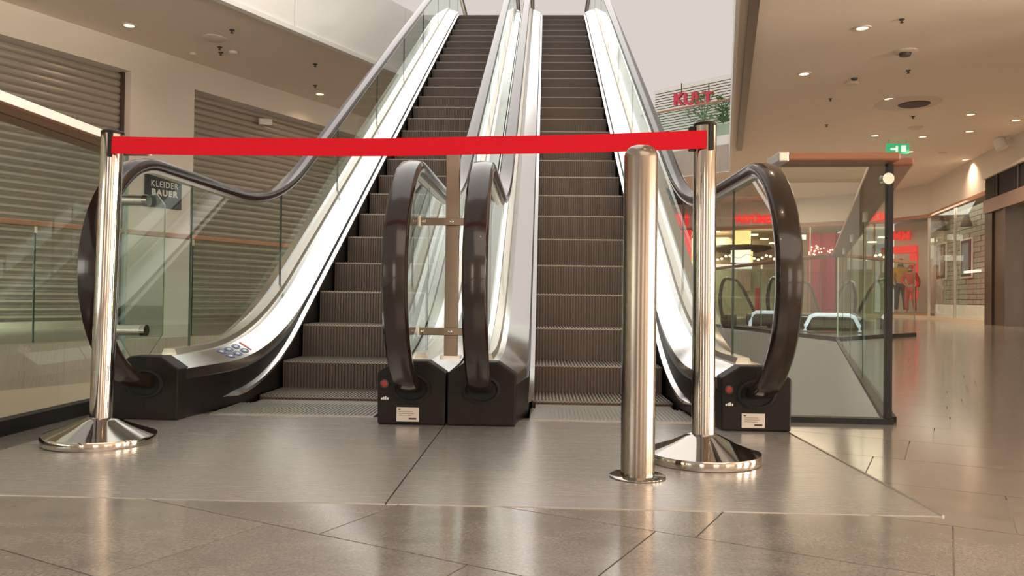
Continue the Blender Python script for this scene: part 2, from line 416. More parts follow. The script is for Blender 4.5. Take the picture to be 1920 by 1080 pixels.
# ------------------------------------------------------------------ left hall wall with shutters
EW = -10.1
P0 = ed(EW, 0); 
def wl(px, py): 
    p = at_plane(px, py, P0, EE); return p.dot(DD), p.z
dA = wl(246, 130)[0]; dB = wl(365, 170)[0]; zsh = 0.5*(wl(243,130)[1] + wl(365,170)[1])
dR = dB + 8.2; dL = dA - 7.0
wallb = MB()
def wseg(d0, d1, z0, z1): wallb.prism([ed(EW,d0,z0), ed(EW,d1,z0), ed(EW-0.5,d1,z0), ed(EW-0.5,d0,z0)], (0,0,z1-z0))
wseg(-14, dL, 0, zsh); wseg(dA, dB, 0, zsh); wseg(dR, 40, 0, zsh); wseg(-14, 40, zsh, ZC)
wall_left = tag(wallb.build('wall_left', 'wall_paint'), kind='structure')
def shutter(d0, d1, label, grp):
    o = thing('roller_shutter', ed(EW-0.2, 0.5*(d0+d1), 0), label, 'shutter', grp)
    prof = [(0,0),(0.020,0.018),(0.030,0.045),(0.026,0.075),(0.0,0.098)]
    ph = 0.1; n = int(zsh / ph) + 1
    src = None
    for k in range(n):
        z = 0.08 + k*ph
        if z + ph > zsh + 0.02: break
        if src is None:
            s = MB(); poly = [ed(EW-0.2+u, d0, z+v) for u, v in prof] + [ed(EW-0.23, d0, z+0.098), ed(EW-0.23, d0, z)]
            src = s.prism(poly, DD*(d1-d0)).build('slat', 'shutter', o, smooth=False)
        else:
            share('slat', src, o, (0, 0, k*ph))
    MB().prism([ed(EW-0.24,d0,0.0), ed(EW-0.24,d1,0.0), ed(EW-0.16,d1,0.0), ed(EW-0.16,d0,0.0)], (0,0,0.078)).build('bottom_bar', 'satin_steel', o)
    for d in (d0, d1-0.04):
        MB().prism([ed(EW-0.26,d,0), ed(EW-0.26,d+0.04,0), ed(EW-0.13,d+0.04,0), ed(EW-0.13,d,0)], (0,0,zsh)).build('guide_rail', 'bronze', o)
    return o
shutter(dL, dA, 'wide closed roller shutter left of the column with the dark shop sign', 'closed roller shutters')
shutter(dB, dR, 'closed roller shutter right of the sign column, behind the escalator glass', 'closed roller shutters')
# shop sign on the column
c0 = at_plane(275, 320, ed(EW+0.05,0), EE); c1 = at_plane(340, 393, ed(EW+0.05,0), EE)
sg = thing('shop_sign', (c0+c1)/2, 'dark square shop sign lettered KLEIDER BAUER on the beige column', 'sign')
d0, d1 = c0.dot(DD), c1.dot(DD); z1, z0 = at_plane(307, 322, ed(EW+0.05,0), EE).z, at_plane(307, 390, ed(EW+0.05,0), EE).z
MB().prism([ed(EW+0.01,d0,z0), ed(EW+0.01,d1,z0), ed(EW+0.05,d1,z0), ed(EW+0.05,d0,z0)], (0,0,z1-z0)).build('plate', 'sign_navy', sg)
dm = 0.5*(d0+d1); w_ = d1-d0; h_ = z1-z0
text_mesh('lettering', 'KLEIDER', h_*0.24, 0.004, 'sign_letter', ed(EW+0.055, dm, z0+h_*0.63), DD, UP, sg, sx=w_*0.80/(h_*0.24*4.35), spacing=1.15)
text_mesh('lettering', 'BAUER', h_*0.22, 0.004, 'sign_letter', ed(EW+0.055, dm, z0+h_*0.40), DD, UP, sg, sx=w_*0.80/(h_*0.22*3.9), bold=0.006, spacing=1.25)
MB().prism([at_plane(485,222,ed(EW-0.1,0),EE), at_plane(508,224,ed(EW-0.1,0),EE), at_plane(508,235,ed(EW-0.1,0),EE), at_plane(485,233,ed(EW-0.1,0),EE)], EE*0.03).build('notice_plate', 'white_mark')
tag(bpy.data.objects['notice_plate'], 'small white notice plate high on the right shutter', 'notice')

# ------------------------------------------------------------------ glass guard rails
def guard(name, pts, label, zt=1.06, zb=0.0, wood='wood', rail_w=0.09, rail_h=0.045, panel=1.25, base=True, gmat='glass', posts=True, gap=0.012, endcap=False, base_h=0.05):
    root = thing(name, Vector(pts[0]) + UP*zb, label, 'railing')
    for a, b in zip(pts[:-1], pts[1:]):
        a = Vector(a); b = Vector(b); L = (b-a).length; d = (b-a)/L; n = Vector((-d.y, d.x, 0))
        k = max(1, round(L/panel)); st = L/k
        for i in range(k):
            p = a + d*(i*st + gap/2); q = a + d*((i+1)*st - gap/2)
            MB().obox((p+q)/2 + UP*((zb+0.01+zt-rail_h)/2), d*((q-p).length/2), n*0.006, UP*((zt-rail_h-zb-0.01)/2)).ends(3, 5).build('glass_panel', [gmat, 'glass_edge'], root)
        if posts:
            for i in range(1, k):
                p = a + d*(i*st)
                MB().obox(p + UP*((zb+zt-rail_h)/2), d*0.005, n*0.008, UP*((zt-rail_h-zb)/2 - 0.01)).build('joint_strip', 'trim_black', root)
                MB().obox(p + UP*(zt-rail_h-0.03), d*0.014, n*0.014, UP*0.03).build('rail_bracket', 'satin_steel', root)
        m_ = (a+b)/2
        MB().obox(m_ + UP*(zt-rail_h/2), d*(L/2), n*(rail_w/2), UP*(rail_h/2)).build('handrail', wood, root, bevel=0.008)
        if base: MB().obox(m_ + UP*(zb+base_h/2), d*(L/2), n*0.025, UP*(base_h/2)).build('base_trim', 'trim_black', root)
    return root
g1 = guard('glass_guard_rail', [(-1.745,-4,0),(-1.745,3.27,0)], 'glass guard with broad wooden rail and black foot beside the left stanchion', zt=1.075, rail_w=0.19, rail_h=0.032, panel=2.4, posts=False)
MB().box(-1.6495,-1.642,-4,3.27,1.046,1.076).build('rail_highlight', 'fixture_white', g1)  # white strip put in for the highlight along the rail's lit edge
pr = [ed(-7.16, -6), ed(-7.16, 16)]
g2 = guard('glass_guard_rail', pr, 'long glass guard with reddish wooden rail across the void, before the shutters', zt=1.10, wood='wood_pale', panel=1.75, base=False, rail_h=0.05, rail_w=0.07)
g3 = guard('glass_guard_rail', [(0.93,3.135,0),(1.36,3.11,0)], 'single glass guard panel with wooden rail beside the right escalator', zt=1.038, rail_w=0.16, rail_h=0.032, panel=0.6, posts=False, base_h=0.022)
MB().box(1.335,1.358,3.10,3.124,0.0,1.005).build('end_post', 'trim_black', g3)
ec = MB().box(0.905,0.945,3.053,3.217,1.002,1.042).build('end_cap', 'satin_steel', g3, bevel=0.006)
bt = MB(); p = Vector((1.33,3.085,0.945))
R = []
for yy, rr in ((0,0.0),(0,0.022),(0.03,0.024),(0.04,0.015),(0.04,0.0)):
    R.append([(p.x+rr*math.cos(2*PI*i/20), p.y-0.005+yy, p.z+rr*math.sin(2*PI*i/20)) for i in range(20)])
bt.rings(R).build('clamp_disc', 'satin_steel', g3, smooth=True)
g4 = guard('glass_guard_rail', [(1.375,3.16,0),(3.565,9.6,0)], 'glass guard with wooden rail running back from the corner post', zt=1.038, rail_w=0.16, rail_h=0.032, panel=1.7, wood='wood', base_h=0.022)
g5 = guard('glass_guard_rail', [(3.565,9.62,0),(3.12,14.6,0)], 'far glass guard with pale wooden rail before the distant escalators', wood='wood_pale', panel=2.5, rail_w=0.06)
g6 = guard('glass_guard_rail', [(3.60,9.62,0),(5.3,11.4,0)], 'far glass guard angled right, seen through the corner panel', wood='wood_pale', panel=1.2, rail_w=0.06)

# ------------------------------------------------------------------ escalators
HY0, SLOPE, NB = 3.686, 0.5774, 0.32
def inc(Y): return SLOPE*(Y-HY0)
def smax(a, b, k): 
    h = max(k-abs(a-b), 0)/k; return max(a, b) + h*h*k/4
def smin(a, b, k): return -smax(-a, -b, k)
def prof_z(Y, lo, off, hi, k=0.34): return smin(smax(lo, inc(Y)+off, k), hi, k)
def z_deck(Y): return prof_z(Y, 0.186, 0.075, ZU+0.186)
def z_rail(Y): return prof_z(Y, 0.945, 0.645, ZU+0.945, 0.30)
def z_defl(Y): return prof_z(Y, 0.05, 0.045, ZU+0.05, 0.25)
YS = [2.93 + 0.06*i for i in range(45)] + [5.7 + 0.4*i for i in range(14)] + [11.1 + 0.1*i for i in range(36)]
YTOP = YS[-1]
def sweep_y(ys, prof):
    return MB().rings([[(x, y, z) for x, z in prof(y)] for y in ys])
RIB = 40
def step_mesh():
    """one step: grooved tread and ribbed riser, nosing at the origin"""
    s = MB(); w = 0.314; pitch = 2*w/RIB
    s.box(-w, w, 0.006, NB+0.02, -0.22, -0.006)             # body
    for i in range(RIB):
        x = -w + pitch*i
        s.box(x, x+pitch*0.5, -0.004, 0.006, -0.215, -0.006, 0)         # riser ribs
        s.box(x, x+pitch*0.55, 0.0, NB, -0.006, 0.0, 1)              # tread cleats
    s.box(-w, w, -0.003, 0.003, -0.010, -0.004, 1)                   # nosing line
    return s
step_src = None
def escalator(cx, label, buttons):
    global step_src
    root = thing('escalator', (cx, 2.86, 0), label, 'escalator', 'pair of escalators')
    # steps
    zs = {-1: 0.010, 0: 0.142, 1: 0.313, 2: 0.494}
    for k in range(-1, 27):
        z = zs.get(k, 0.118 + 0.1848*k)
        if k == 26: z = ZU - 0.005
        if step_src is None:
            so = step_mesh(); so.v = [(x+cx, y+3.89+NB*k, zz+z) for x, y, zz in so.v]
            step_src = so.build('step', ['step_metal', 'tread_metal'], root)
            step_base = (k, z); escalator.base = step_base
            # move mesh so that its own origin is the nosing
            off = Vector((0, 3.89+NB*k-2.86, z))
            for v in step_src.data.vertices: v.co -= off
            step_src.location = off
        else:
            share('step', step_src, root, (0, 3.89+NB*k-2.86, z))
    # comb plate, landing plate
    cp = MB().box(cx-0.32, cx+0.32, 3.03, 3.34, -0.03, 0.004)
    for i in range(40):
        x = cx-0.314+i*0.628/40
        cp.add([(x,3.34,0.004),(x+0.008,3.34,0.004),(x+0.006,3.40,-0.004),(x+0.002,3.40,-0.004),(x,3.34,-0.01),(x+0.008,3.34,-0.01)], [(0,1,2,3),(0,3,4),(1,5,2),(3,2,5,4)])
        cp.box(x, x+0.006, 3.05, 3.34, 0.004, 0.007)
    cp.build('comb_plate', 'comb_metal', root)
    MB().box(cx-0.30, cx+0.30, 3.34, 3.60, -0.05, -0.008).build('pit_plate', 'tread_metal', root)
    x0, x1 = (cx-0.617, -0.3435) if cx < 0 else (-0.3395, 0.888)
    MB().box(x0, x1, 1.775, 3.03, -0.004, 0.0015).build('landing_plate', 'landing_steel', root)
    if cx > 0: 
        MB().box(0.888, 0.893, 1.775, 3.1, -0.003, 0.004).build('edge_strip', 'satin_steel', root)
        MB().box(-0.3435, -0.3395, 1.775, 2.9, -0.004, 0.001).build('plate_joint', 'trim_black', root)
    MB().box(cx-0.6, cx+0.6, 12.2, 15.2, ZU-0.35, ZU).build('upper_landing', 'landing_steel', root)
    for s in (-1, 1):
        hx = cx + s*0.4925
        X = lambda u: hx - s*u            # u > 0 towards the steps
        # ---- decking
        def pd(Y):
            z = z_deck(Y); ui = 0.125 + 0.03*min(1, max(0, (Y-2.93)/0.3))
            return [(X(ui), z-0.04), (X(ui), z), (X(0.055), z+0.044), (X(-0.055), z+0.044), (X(-0.123), z), (X(-0.123), z-0.04)]
        sweep_y(YS, pd).build('deck', 'deck_steel', root, smooth=True, autosmooth=15)
        def pg(Y):
            z = z_deck(Y)+0.043; return [(X(0.03), z), (X(0.022), z+0.022), (X(-0.022), z+0.022), (X(-0.03), z)]
        sweep_y([y for y in YS if 3.0 < y < 14.3], pg).build('glass_channel', 'satin_steel', root, smooth=True, autosmooth=15)
        # ---- skirt
        def ps(Y):
            t = min(1, max(0, (Y-2.93)/0.30)); uf = 0.123 + 0.042*t
            z = z_deck(Y)-0.039; zb = max(-0.02, min(inc(Y), ZU)-0.30)
            return [(X(uf), z), (X(uf), zb), (X(uf-0.012), zb), (X(uf-0.012), z)]
        sweep_y(YS, ps).build('skirt_panel', 'skirt_black', root, smooth=True, autosmooth=15)
        def pf(Y):
            z = z_defl(Y); t = min(1, max(0.12, (Y-3.18)/0.12)); 
            return [(X(0.164), z-0.012*t), (X(0.164+0.02*t), z-0.010*t), (X(0.164+0.022*t), z+0.006*t), (X(0.164), z+0.013*t)]
        sweep_y([3.18,3.2,3.24] + [y for y in YS if 3.28 < y < 12.2], pf).build('deflector_strip', 'deck_steel', root, smooth=True)
        # ---- outer cladding
        def pc(Y):
            z = z_deck(Y)-0.039; zb = min(max(-0.3, inc(Y)-0.75), ZU-0.75)
            return [(X(-0.121), z), (X(-0.121), zb), (X(-0.108), zb), (X(-0.108), z)]
        sweep_y([y for y in YS if y > 3.1], pc).build('outer_cladding', 'cladding', root, smooth=True, autosmooth=15)
        # ---- glass balustrade, in panels
        cuts = [3.22, 4.35, 5.55, 6.85, 8.15, 9.45, 10.75, 12.05, 13.2]
        zt = lambda y: z_rail(y)-0.022; zb = lambda y: z_deck(y)+0.03
        th = 0.005
        def sheet(pts2):
            return MB().prism([(hx-th, y, z) for y, z in pts2], (2*th, 0, 0))
        # newel panel: half disc
        r = 0.385; pts = [(2.9 + r*math.cos(a), 0.54 + r*math.sin(a)) for a in [PI*0.5 + PI*i/24*0.97 for i in range(25)]]
        pts = [(y, z) for y, z in pts if z > 0.17 or y > 2.86]
        pts += [(2.90, 0.22), (2.95, zb(2.96)), (3.215, zb(3.21)), (3.215, zt(3.21))]
        sheet(pts).build('glass_panel', 'glass', root)
        for a, b in zip(cuts[:-1], cuts[1:]):
            n = 14; ys = [a+0.004 + (b-a-0.008)*i/n for i in range(n+1)]
            q = MB(); ring = []
            for y in ys: ring.append([(hx-th,y,zb(y)),(hx+th,y,zb(y)),(hx+th,y,zt(y)),(hx-th,y,zt(y))])
            q.rings(ring).ends(-1, -2).build('glass_panel', ['glass', 'joint_dark'], root, smooth=True, autosmooth=20)
        pts = [(14.4 + r*math.cos(a), ZU+0.54 + r*math.sin(a)) for a in [PI*0.5 - PI*i/20 for i in range(21)]]
        sheet([(13.21, zt(13.2)), *pts, (14.3, ZU+0.22), (13.21, zb(13.2))]).build('glass_panel', 'glass', root)
        # ---- handrail loop
        path = [(2.99, 0.135), (2.94, 0.135)]
        path += [(2.9 + 0.405*math.cos(a), 0.54 + 0.405*math.sin(a)) for a in [PI*1.5 - PI*i/30 for i in range(31)]]
        y = 2.96
        while y < 14.38: path.append((y, z_rail(y))); y += 0.07 if (y < 5 or y > 11) else 0.35
        path += [(14.4 + 0.405*math.cos(a), ZU + 0.54 + 0.405*math.sin(a)) for a in [PI*0.5 - PI*i/24 for i in range(25)]]
        path += [(14.3, ZU+0.135)]
        def sweep_path(sec):
            R = []
            for k, (y, z) in enumerate(path):
                a = path[max(k-1,0)]; b = path[min(k+1,len(path)-1)]
                ty, tz = b[0]-a[0], b[1]-a[1]; l = math.hypot(ty, tz); ty /= l; tz /= l
                ny, nz = -tz, ty
                R.append([(hx+u, y+ny*v, z+nz*v) for u, v in sec])
            return MB().rings(R)
        sec = [(-0.034,-0.024),(-0.041,-0.014),(-0.041,0.004),(-0.033,0.015),(-0.012,0.019),(0.012,0.019),(0.033,0.015),(0.041,0.004),(0.041,-0.014),(0.034,-0.024),(0.026,-0.014),(-0.026,-0.014)]
        sweep_path(sec).build('handrail', 'rubber', root, smooth=True, autosmooth=40)
        full = path; path = [q for q in path if not (q[1] < 0.2 and q[0] > 2.7 and q[0] < 3.2)]
        sweep_path([(-0.018,-0.034),(-0.022,-0.0145),(0.022,-0.0145),(0.018,-0.034)]).build('handrail_guide', 'satin_steel', root, smooth=True, autosmooth=40)
        # ---- newel box
        def boxpoly(y, g=0.0): return [(hx-0.123-g,y,0.003),(hx+0.123+g,y,0.003),(hx+0.125+g,y,0.19+g),(hx+0.058,y,0.234+g),(hx-0.058,y,0.234+g),(hx-0.125-g,y,0.19+g)]
        nb = MB().prism(boxpoly(2.862), (0, 0.09, 0)).build('newel_box', 'plastic_black', root, bevel=0.006)
        tag(nb, 'black moulded box where the handrail enters')
        ho = MB(); ho.rings([[(hx - s*0.0 + rr*1.35*math.cos(2*PI*i/24), 2.861-dy, 0.135 + rr*math.sin(2*PI*i/24)) for i in range(24)] for rr, dy in ((0.052,0.0),(0.052,0.006),(0.044,0.008),(0.040,0.002),(0.0,0.001))])
        ho.build('inlet_collar', 'hole_black', nb, smooth=True)
        MB().box(hx-0.0012, hx+0.0012, 2.8605, 2.866, 0.02, 0.225).build('seam', 'hole_black', nb)
        for u in (-0.07, 0.07): MB().box(hx+u-0.003, hx+u+0.003, 2.8600, 2.866, 0.105, 0.125).build('latch_slot', 'hole_black', nb)
        if s == buttons:
            bxx = hx - 0.098; 
            bo = MB(); bo.rings([[(bxx + rr*math.cos(2*PI*i/20), 2.861-dy, 0.150 + rr*math.sin(2*PI*i/20)) for i in range(20)] for rr, dy in ((0.0155,0),(0.0155,0.004),(0.012,0.005),(0.012,0.002),(0.0,0.002))])
            bo.build('button_ring', 'bronze', nb, smooth=True)
            bo = MB(); bo.rings([[(bxx + rr*math.cos(2*PI*i/16), 2.8595-dy, 0.150 + rr*math.sin(2*PI*i/16)) for i in range(16)] for rr, dy in ((0.0115,0),(0.011,0.004),(0.0,0.005))])
            bo.build('emergency_button', 'red_button', nb, smooth=True)
            km = MB()
            for i, (u, hgt) in enumerate(((-0.012,0.007),(-0.005,0.010),(0.002,0.012),(0.010,0.008))): km.box(bxx+u, bxx+u+0.005, 2.8600, 2.863, 0.092, 0.092+hgt)
            km.build('key_symbols', 'white_mark', nb)
            px_ = hx - 0.012
            MB().box(px_-0.041, px_+0.041, 2.8585, 2.863, 0.014, 0.066).build('rating_plate', 'label_plate', nb, bevel=0.0015)
            ik = MB(); ik.box(px_+0.004, px_+0.032, 2.8578, 2.859, 0.022, 0.028)
            for zz, w in ((0.05,0.05),(0.043,0.055),(0.036,0.045)): ik.box(px_-0.032, px_-0.032+w, 2.8578, 2.859, zz, zz+0.0012)
            ik.box(px_-0.034, px_-0.026, 2.8578, 2.859, 0.056, 0.060)
            ik.build('printed_lines', 'ink', nb)
    # underside
    def pu(Y):
        zb = min(max(-0.3, inc(Y)-0.75), ZU-0.75); return [(cx-0.60, zb), (cx+0.60, zb), (cx+0.60, zb+0.02), (cx-0.60, zb+0.02)]
    sweep_y([y for y in YS if y > 3.1], pu).build('soffit_panel', 'cladding', root, smooth=True, autosmooth=15)
    return root
escL = escalator(-0.955, 'left escalator of the pair, climbing towards the bright upper floor', 1)
escR = escalator(0.285, 'right escalator of the pair, its rail loop beside the corner guard', 1)
# pictogram stickers on the left deck
hx = -0.955-0.4925
st = thing('safety_sticker', (hx+0.09, 3.45, z_deck(3.45)+0.03), 'round blue pictogram stickers on the left escalator deck', 'sticker')
def on_deck(u, Y):
    z = z_deck(Y); ui = 0.155; t = (u-0.055)/(ui-0.055); return z + 0.044*(1-t) + 0.0015
k = 0
for i, Y in enumerate((3.36, 3.44, 3.52)):
    for u in (0.082, 0.122):
        d = MB(); d.add([(hx+u+0.017*math.cos(2*PI*j/18), Y+0.032*math.sin(2*PI*j/18), on_deck(u+0.017*math.cos(2*PI*j/18), Y+0.032*math.sin(2*PI*j/18))) for j in range(18)], [tuple(range(18))])
        d.build('pictogram', 'sticker_blue', st)
        d = MB(); d.add([(hx+u+0.007*math.cos(2*PI*j/10), Y+0.015*math.sin(2*PI*j/10), on_deck(u+0.007*math.cos(2*PI*j/10), Y+0.015*math.sin(2*PI*j/10))+0.0008) for j in range(10)], [tuple(range(10))])
        d.build('symbol', 'white_mark', st)
d = MB(); d.add([(hx+u, Y, on_deck(u, Y)) for u, Y in ((0.07,3.585),(0.135,3.56),(0.135,3.575),(0.07,3.60))], [(0,1,2,3)]); d.build('red_bar', 'sticker_red', st)

# post and cross bars between the two balustrades
bp = thing('barrier_post', (-0.335, 3.0, 0.23), 'flat brown steel post with two cross bars between the middle handrails', 'post')
MB().box(-0.362, -0.312, 2.985, 3.025, 0.245, 1.06).build('upright', 'bracket_steel', bp, bevel=0.002)
MB().box(-0.375, -0.300, 2.97, 3.05, 0.232, 0.246).build('foot_plate', 'satin_steel', bp)
for z in (0.337, 0.752):
    b = MB().box(-0.457, -0.213, 2.968, 2.984, z-0.014, z+0.014).build('cross_bar', 'bracket_steel', bp, bevel=0.002)
    for x in (-0.440, -0.336, -0.230):
        c = MB(); c.rings([[(x+rr*math.cos(2*PI*i/14), 2.968-dy, z+rr*math.sin(2*PI*i/14)) for i in range(14)] for rr, dy in ((0.008,0),(0.0075,0.003),(0.003,0.005),(0.0,0.004))])
        c.build('screw', 'chrome', b, smooth=True)
    MB().box(-0.4575, -0.452, 2.955, 2.995, z-0.02, z+0.02).build('glass_clamp', 'satin_steel', bp)
    MB().box(-0.218, -0.2125, 2.955, 2.995, z-0.02, z+0.02).build('glass_clamp', 'satin_steel', bp)

# filler glass between the left guard and the escalator
fg = thing('filler_glass', (-1.66, 3.2, 0.16), 'small chamfered glass pane with two steel clamps beside the left newel', 'glass panel')
q = [(-1.735,0.30),(-1.65,0.16),(-1.635,0.16),(-1.545,0.30),(-1.545,0.83),(-1.575,0.87),(-1.735,0.87)]
MB().prism([(x, 3.19, z) for x, z in q], (0, 0.010, 0)).ends(*range(2, 9)).build('pane', ['glass', 'glass_edge'], fg)
for z in (0.315, 0.845):
    cz = z
    c = MB().tube([(-1.745,3.17,cz),(-1.70,3.17,cz),(-1.62,3.17,cz)], 0.022, 16); c.build('clamp', 'satin_steel', fg, smooth=True)
    c = MB().tube([(-1.621,3.17,cz),(-1.600,3.17,cz)], 0.024, 16).build('clamp_end', 'chrome', fg, smooth=True)

# ------------------------------------------------------------------ stanchions, belt, bollard
def stanchion(x, y, h, r, lean, label, slot_dx):
    o = thing('stanchion', (x, y, 0.003), label, 'stanchion', 'belt barrier stanchions')
    MB().lathe([(0.0,0.0),(r*0.99,0.0),(r,0.006),(r,0.020),(r*0.985,0.026),(r*0.55,0.052),(0.05,0.072),(0.036,0.078),(0.0,0.078)], (x,y,0.003), 56).build('base', 'chrome', o, smooth=True, autosmooth=30)
    MB().lathe([(0.0,0.07),(0.033,0.07),(0.033,h-0.012),(0.0,h-0.012)], (x,y,0.003), 40).build('tube', 'chrome', o, smooth=True)
    MB().lathe([(0.0,h-0.012),(0.0335,h-0.012),(0.0335,h-0.004),(0.028,h),(0.0,h)], (x,y,0.003), 40).build('cap', 'plastic_black', o, smooth=True)
    a = slot_dx
    MB().obox((x+0.033*math.sin(a), y-0.033*math.cos(a), h-0.045), (math.cos(a)*0.007, math.sin(a)*0.007, 0), (math.sin(a)*0.006, -math.cos(a)*0.006, 0), (0,0,0.038)).build('belt_slot', 'plastic_black', o)
    o.rotation_euler = (0, lean, 0)
    return o
SL = (-1.362, 2.42); SR = (0.480, 2.33)
stanchion(SL[0], SL[1], 0.970, 0.165, 0.022, 'chrome stanchion by the wooden rail at the left, holding the belt', 0.35)
sr = stanchion(SR[0], SR[1], 0.985, 0.166, -0.004, 'chrome stanchion behind the brushed bollard at the right', 0.30)
MB().box(SR[0]-0.047, SR[0]-0.030, SR[1]-0.012, SR[1]+0.012, 0.905, 0.975).build('belt_clip', 'plastic_black', sr, bevel=0.002)
be = MB(); n = 40; R = []
A = Vector((SL[0]+0.034, SL[1]-0.034, 0.922)); B = Vector((SR[0]-0.006, SR[1]-0.036, 0.932))
for i in range(n+1):
    t = i/n; p = A.lerp(B, t); p.z -= 0.055*t*(1-t) + 0.004*math.sin(t*17)*t*(1-t); tw = 0.10*math.sin(t*9)*t*(1-t)
    h = 0.0265
    R.append([(p.x, p.y-0.0008-tw*h, p.z-h), (p.x, p.y+0.0008-tw*h, p.z-h), (p.x, p.y+0.0008+tw*h, p.z+h), (p.x, p.y-0.0008+tw*h, p.z+h)])
bo = be.rings(R).build('barrier_belt', 'belt_red', smooth=True, autosmooth=50)
tag(bo, 'red fabric belt stretched between the two chrome stanchions', 'barrier belt')
bl = thing('bollard', (0.262, 2.10, 0.003), 'brushed steel bollard with domed top in front of the right stanchion', 'bollard')
hb = 0.872; rb = 0.0445
MB().lathe([(0,0.004),(rb,0.004)] + [(rb,hb-0.035)] + [(rb*math.cos(a)**0.6 if a < PI/2-0.01 else 0.0, hb-0.035+0.035*math.sin(a)) for a in [PI/2*i/8 for i in range(1,9)]], (0.262,2.10,0.003), 48).build('shaft', 'bollard_steel', bl, smooth=True, autosmooth=50)
MB().lathe([(0,0),(0.074,0),(0.074,0.002),(0.070,0.004),(0,0.004)], (0.262,2.10,0.003), 48).build('flange', 'chrome', bl, smooth=True)

# ------------------------------------------------------------------ right hall: curved shop wall
WP = [Vector((8.0,8.5,0)), Vector((9.2,14.0,0)), Vector((9.77,16.4,0)), Vector((10.3,18.7,0)), Vector((11.43,23.8,0)), Vector((10.7,25.9,0)), Vector((9.1,27.1,0)), Vector((6.5,28.9,0)), Vector((2.5,30.6,0)), Vector((-3,32.5,0))]
def on_wall(px, py, off=0.0):
    best = None; d = ray(px, py)
    for a, b in zip(WP[:-1], WP[1:]):
        t = (b-a).normalized(); n = Vector((t.y, -t.x, 0)); a2 = a + n*off; b2 = b + n*off
        den = n.dot(d)
        if abs(den) < 1e-6: continue
        s = n.dot(a2 - CAM)/den; p = CAM + d*s; u = (p-a2).dot(t)
        if s > 0 and -0.3 <= u <= (b2-a2).length+0.3 and (best is None or s < best[0]): best = (s, p, t, n)
    return best[1], best[2], best[3]
def wall_strip(name, i0, i1, z0, z1, mat, th=0.25, off=0.0):
    s = MB()
    for a, b in zip(WP[i0:i1], WP[i0+1:i1+1]):
        t = (b-a).normalized(); n = Vector((t.y, -t.x, 0))
        s.prism([a+n*off+UP*z0, b+n*off+UP*z0, b+n*(off+th)+UP*z0, a+n*(off+th)+UP*z0], (0,0,z1-z0))
    return tag(s.build(name, mat), kind='structure')
ZH = 3.10
wall_strip('wall_right', 0, 9, ZH, ZC, 'wall_paint')
wall_strip('wall_right_low', 0, 1, 0, ZH, 'wall_paint'); wall_strip('wall_right_mid', 1, 3, 2.85, ZH, 'wall_paint')
wall_strip('trim_3', 3, 9, ZH-0.10, ZH, 'wood_pale', 0.08, -0.02)
wall_strip('baseboard_right', 3, 9, 0, 0.10, 'slab_paint', 0.12, -0.02)
# glazed shop fronts
def shopfront(name, i, label_mat='glass_clear'):
    a, b = WP[i], WP[i+1]; t = (b-a).normalized(); n = Vector((t.y, -t.x, 0)); L = (b-a).length
    r = thing(name, a, None, None); r['kind'] = 'structure'
    k = max(1, round(L/2.6)); st = L/k
    for j in range(k):
        p = a + t*(st*j+0.03); q = a + t*(st*(j+1)-0.03)
        MB().obox((p+q)/2+UP*(0.10+(ZH-0.2)/2)+n*0.05, t*((q-p).length/2), n*0.006, UP*((ZH-0.2)/2)).build('pane', 'glass_clear', r)
    for j in range(k+1):
        MB().obox(a+t*(st*j)+UP*(ZH/2)+n*0.05, t*0.022, n*0.03, UP*(ZH/2)).build('mullion', 'satin_steel', r)
    return r
shopfront('window_1', 3); shopfront('window_2', 4); shopfront('window_3', 5)
# interior of the grey-brick shop (window_1)
a, b = WP[3], WP[4]; t = (b-a).normalized(); n = Vector((t.y, -t.x, 0)); L = (b-a).length
bw = thing('wall_shop_brick', a + n*0.45, None, None); bw['kind'] = 'structure'
L += 0.1; bE = b + t*0.1
MB().prism([a+n*0.50, bE+n*0.50, bE+n*0.6, a+n*0.6], (0,0,ZH)).build('backing', 'fixture_dark', bw)
bsrc = None; bwid = 0.62; bh = 0.135
for r in range(int((ZH-0.45)/bh)):
    x = -0.3 if r % 2 else 0.0
    while x < L:
        x0 = max(0, x); x1 = min(L, x+bwid)
        if x1 - x0 > 0.1:
            c = a + t*((x0+x1)/2) + n*(0.47 + random.uniform(-0.012, 0.008)) + UP*(0.45 + bh*(r+0.5))
            MB().obox(c, t*((x1-x0)/2-0.006), n*0.03, UP*(bh/2-0.006)).build('brick', 'stone_block', bw)
        x += bwid
MB().prism([a+n*0.22, bE+n*0.22, bE+n*0.43, a+n*0.43], (0,0,0.44)).build('plinth', 'slab_paint_pale', bw)
def on_shop(px, py, off): return at_plane(px, py, a + n*off, n)
def framed(px0, px1, py0, py1, label, tone):
    c0 = on_shop(px0, py0, 0.418); c1 = on_shop(px1, py1, 0.418); c = (c0+c1)/2; w = abs((c1-c0).dot(t))/2; h = abs(c1.z-c0.z)/2
    o = thing('framed_picture', c, label, 'picture', 'pictures on the brick wall')
    MB().obox(c, t*w, n*0.012, UP*h).build('mount', 'white_mark', o)
    MB().obox(c-n*0.02, t*(w*0.80), n*0.008, UP*(h*0.92)).build('frame', 'poster_dark', o)
    MB().obox(c-n*0.03, t*(w*0.56), n*0.004, UP*(h*0.76)).build('print', tone, o)
framed(1756, 1775, 458, 524, 'framed print with a small white plate on the grey brick shop wall', 'poster_tone')
framed(1801, 1824, 450, 520, 'framed print nearest the dark portal on the grey brick shop wall', 'poster_blue')
c = on_shop(1765, 484, 0.37)
MB().obox(c, t*0.13, n*0.008, UP*0.07).build('price_plate', 'white_mark'); tag(bpy.data.objects['price_plate'], 'small white plate across the left framed print', 'plate')
c = on_shop(1823, 509, 0.32)
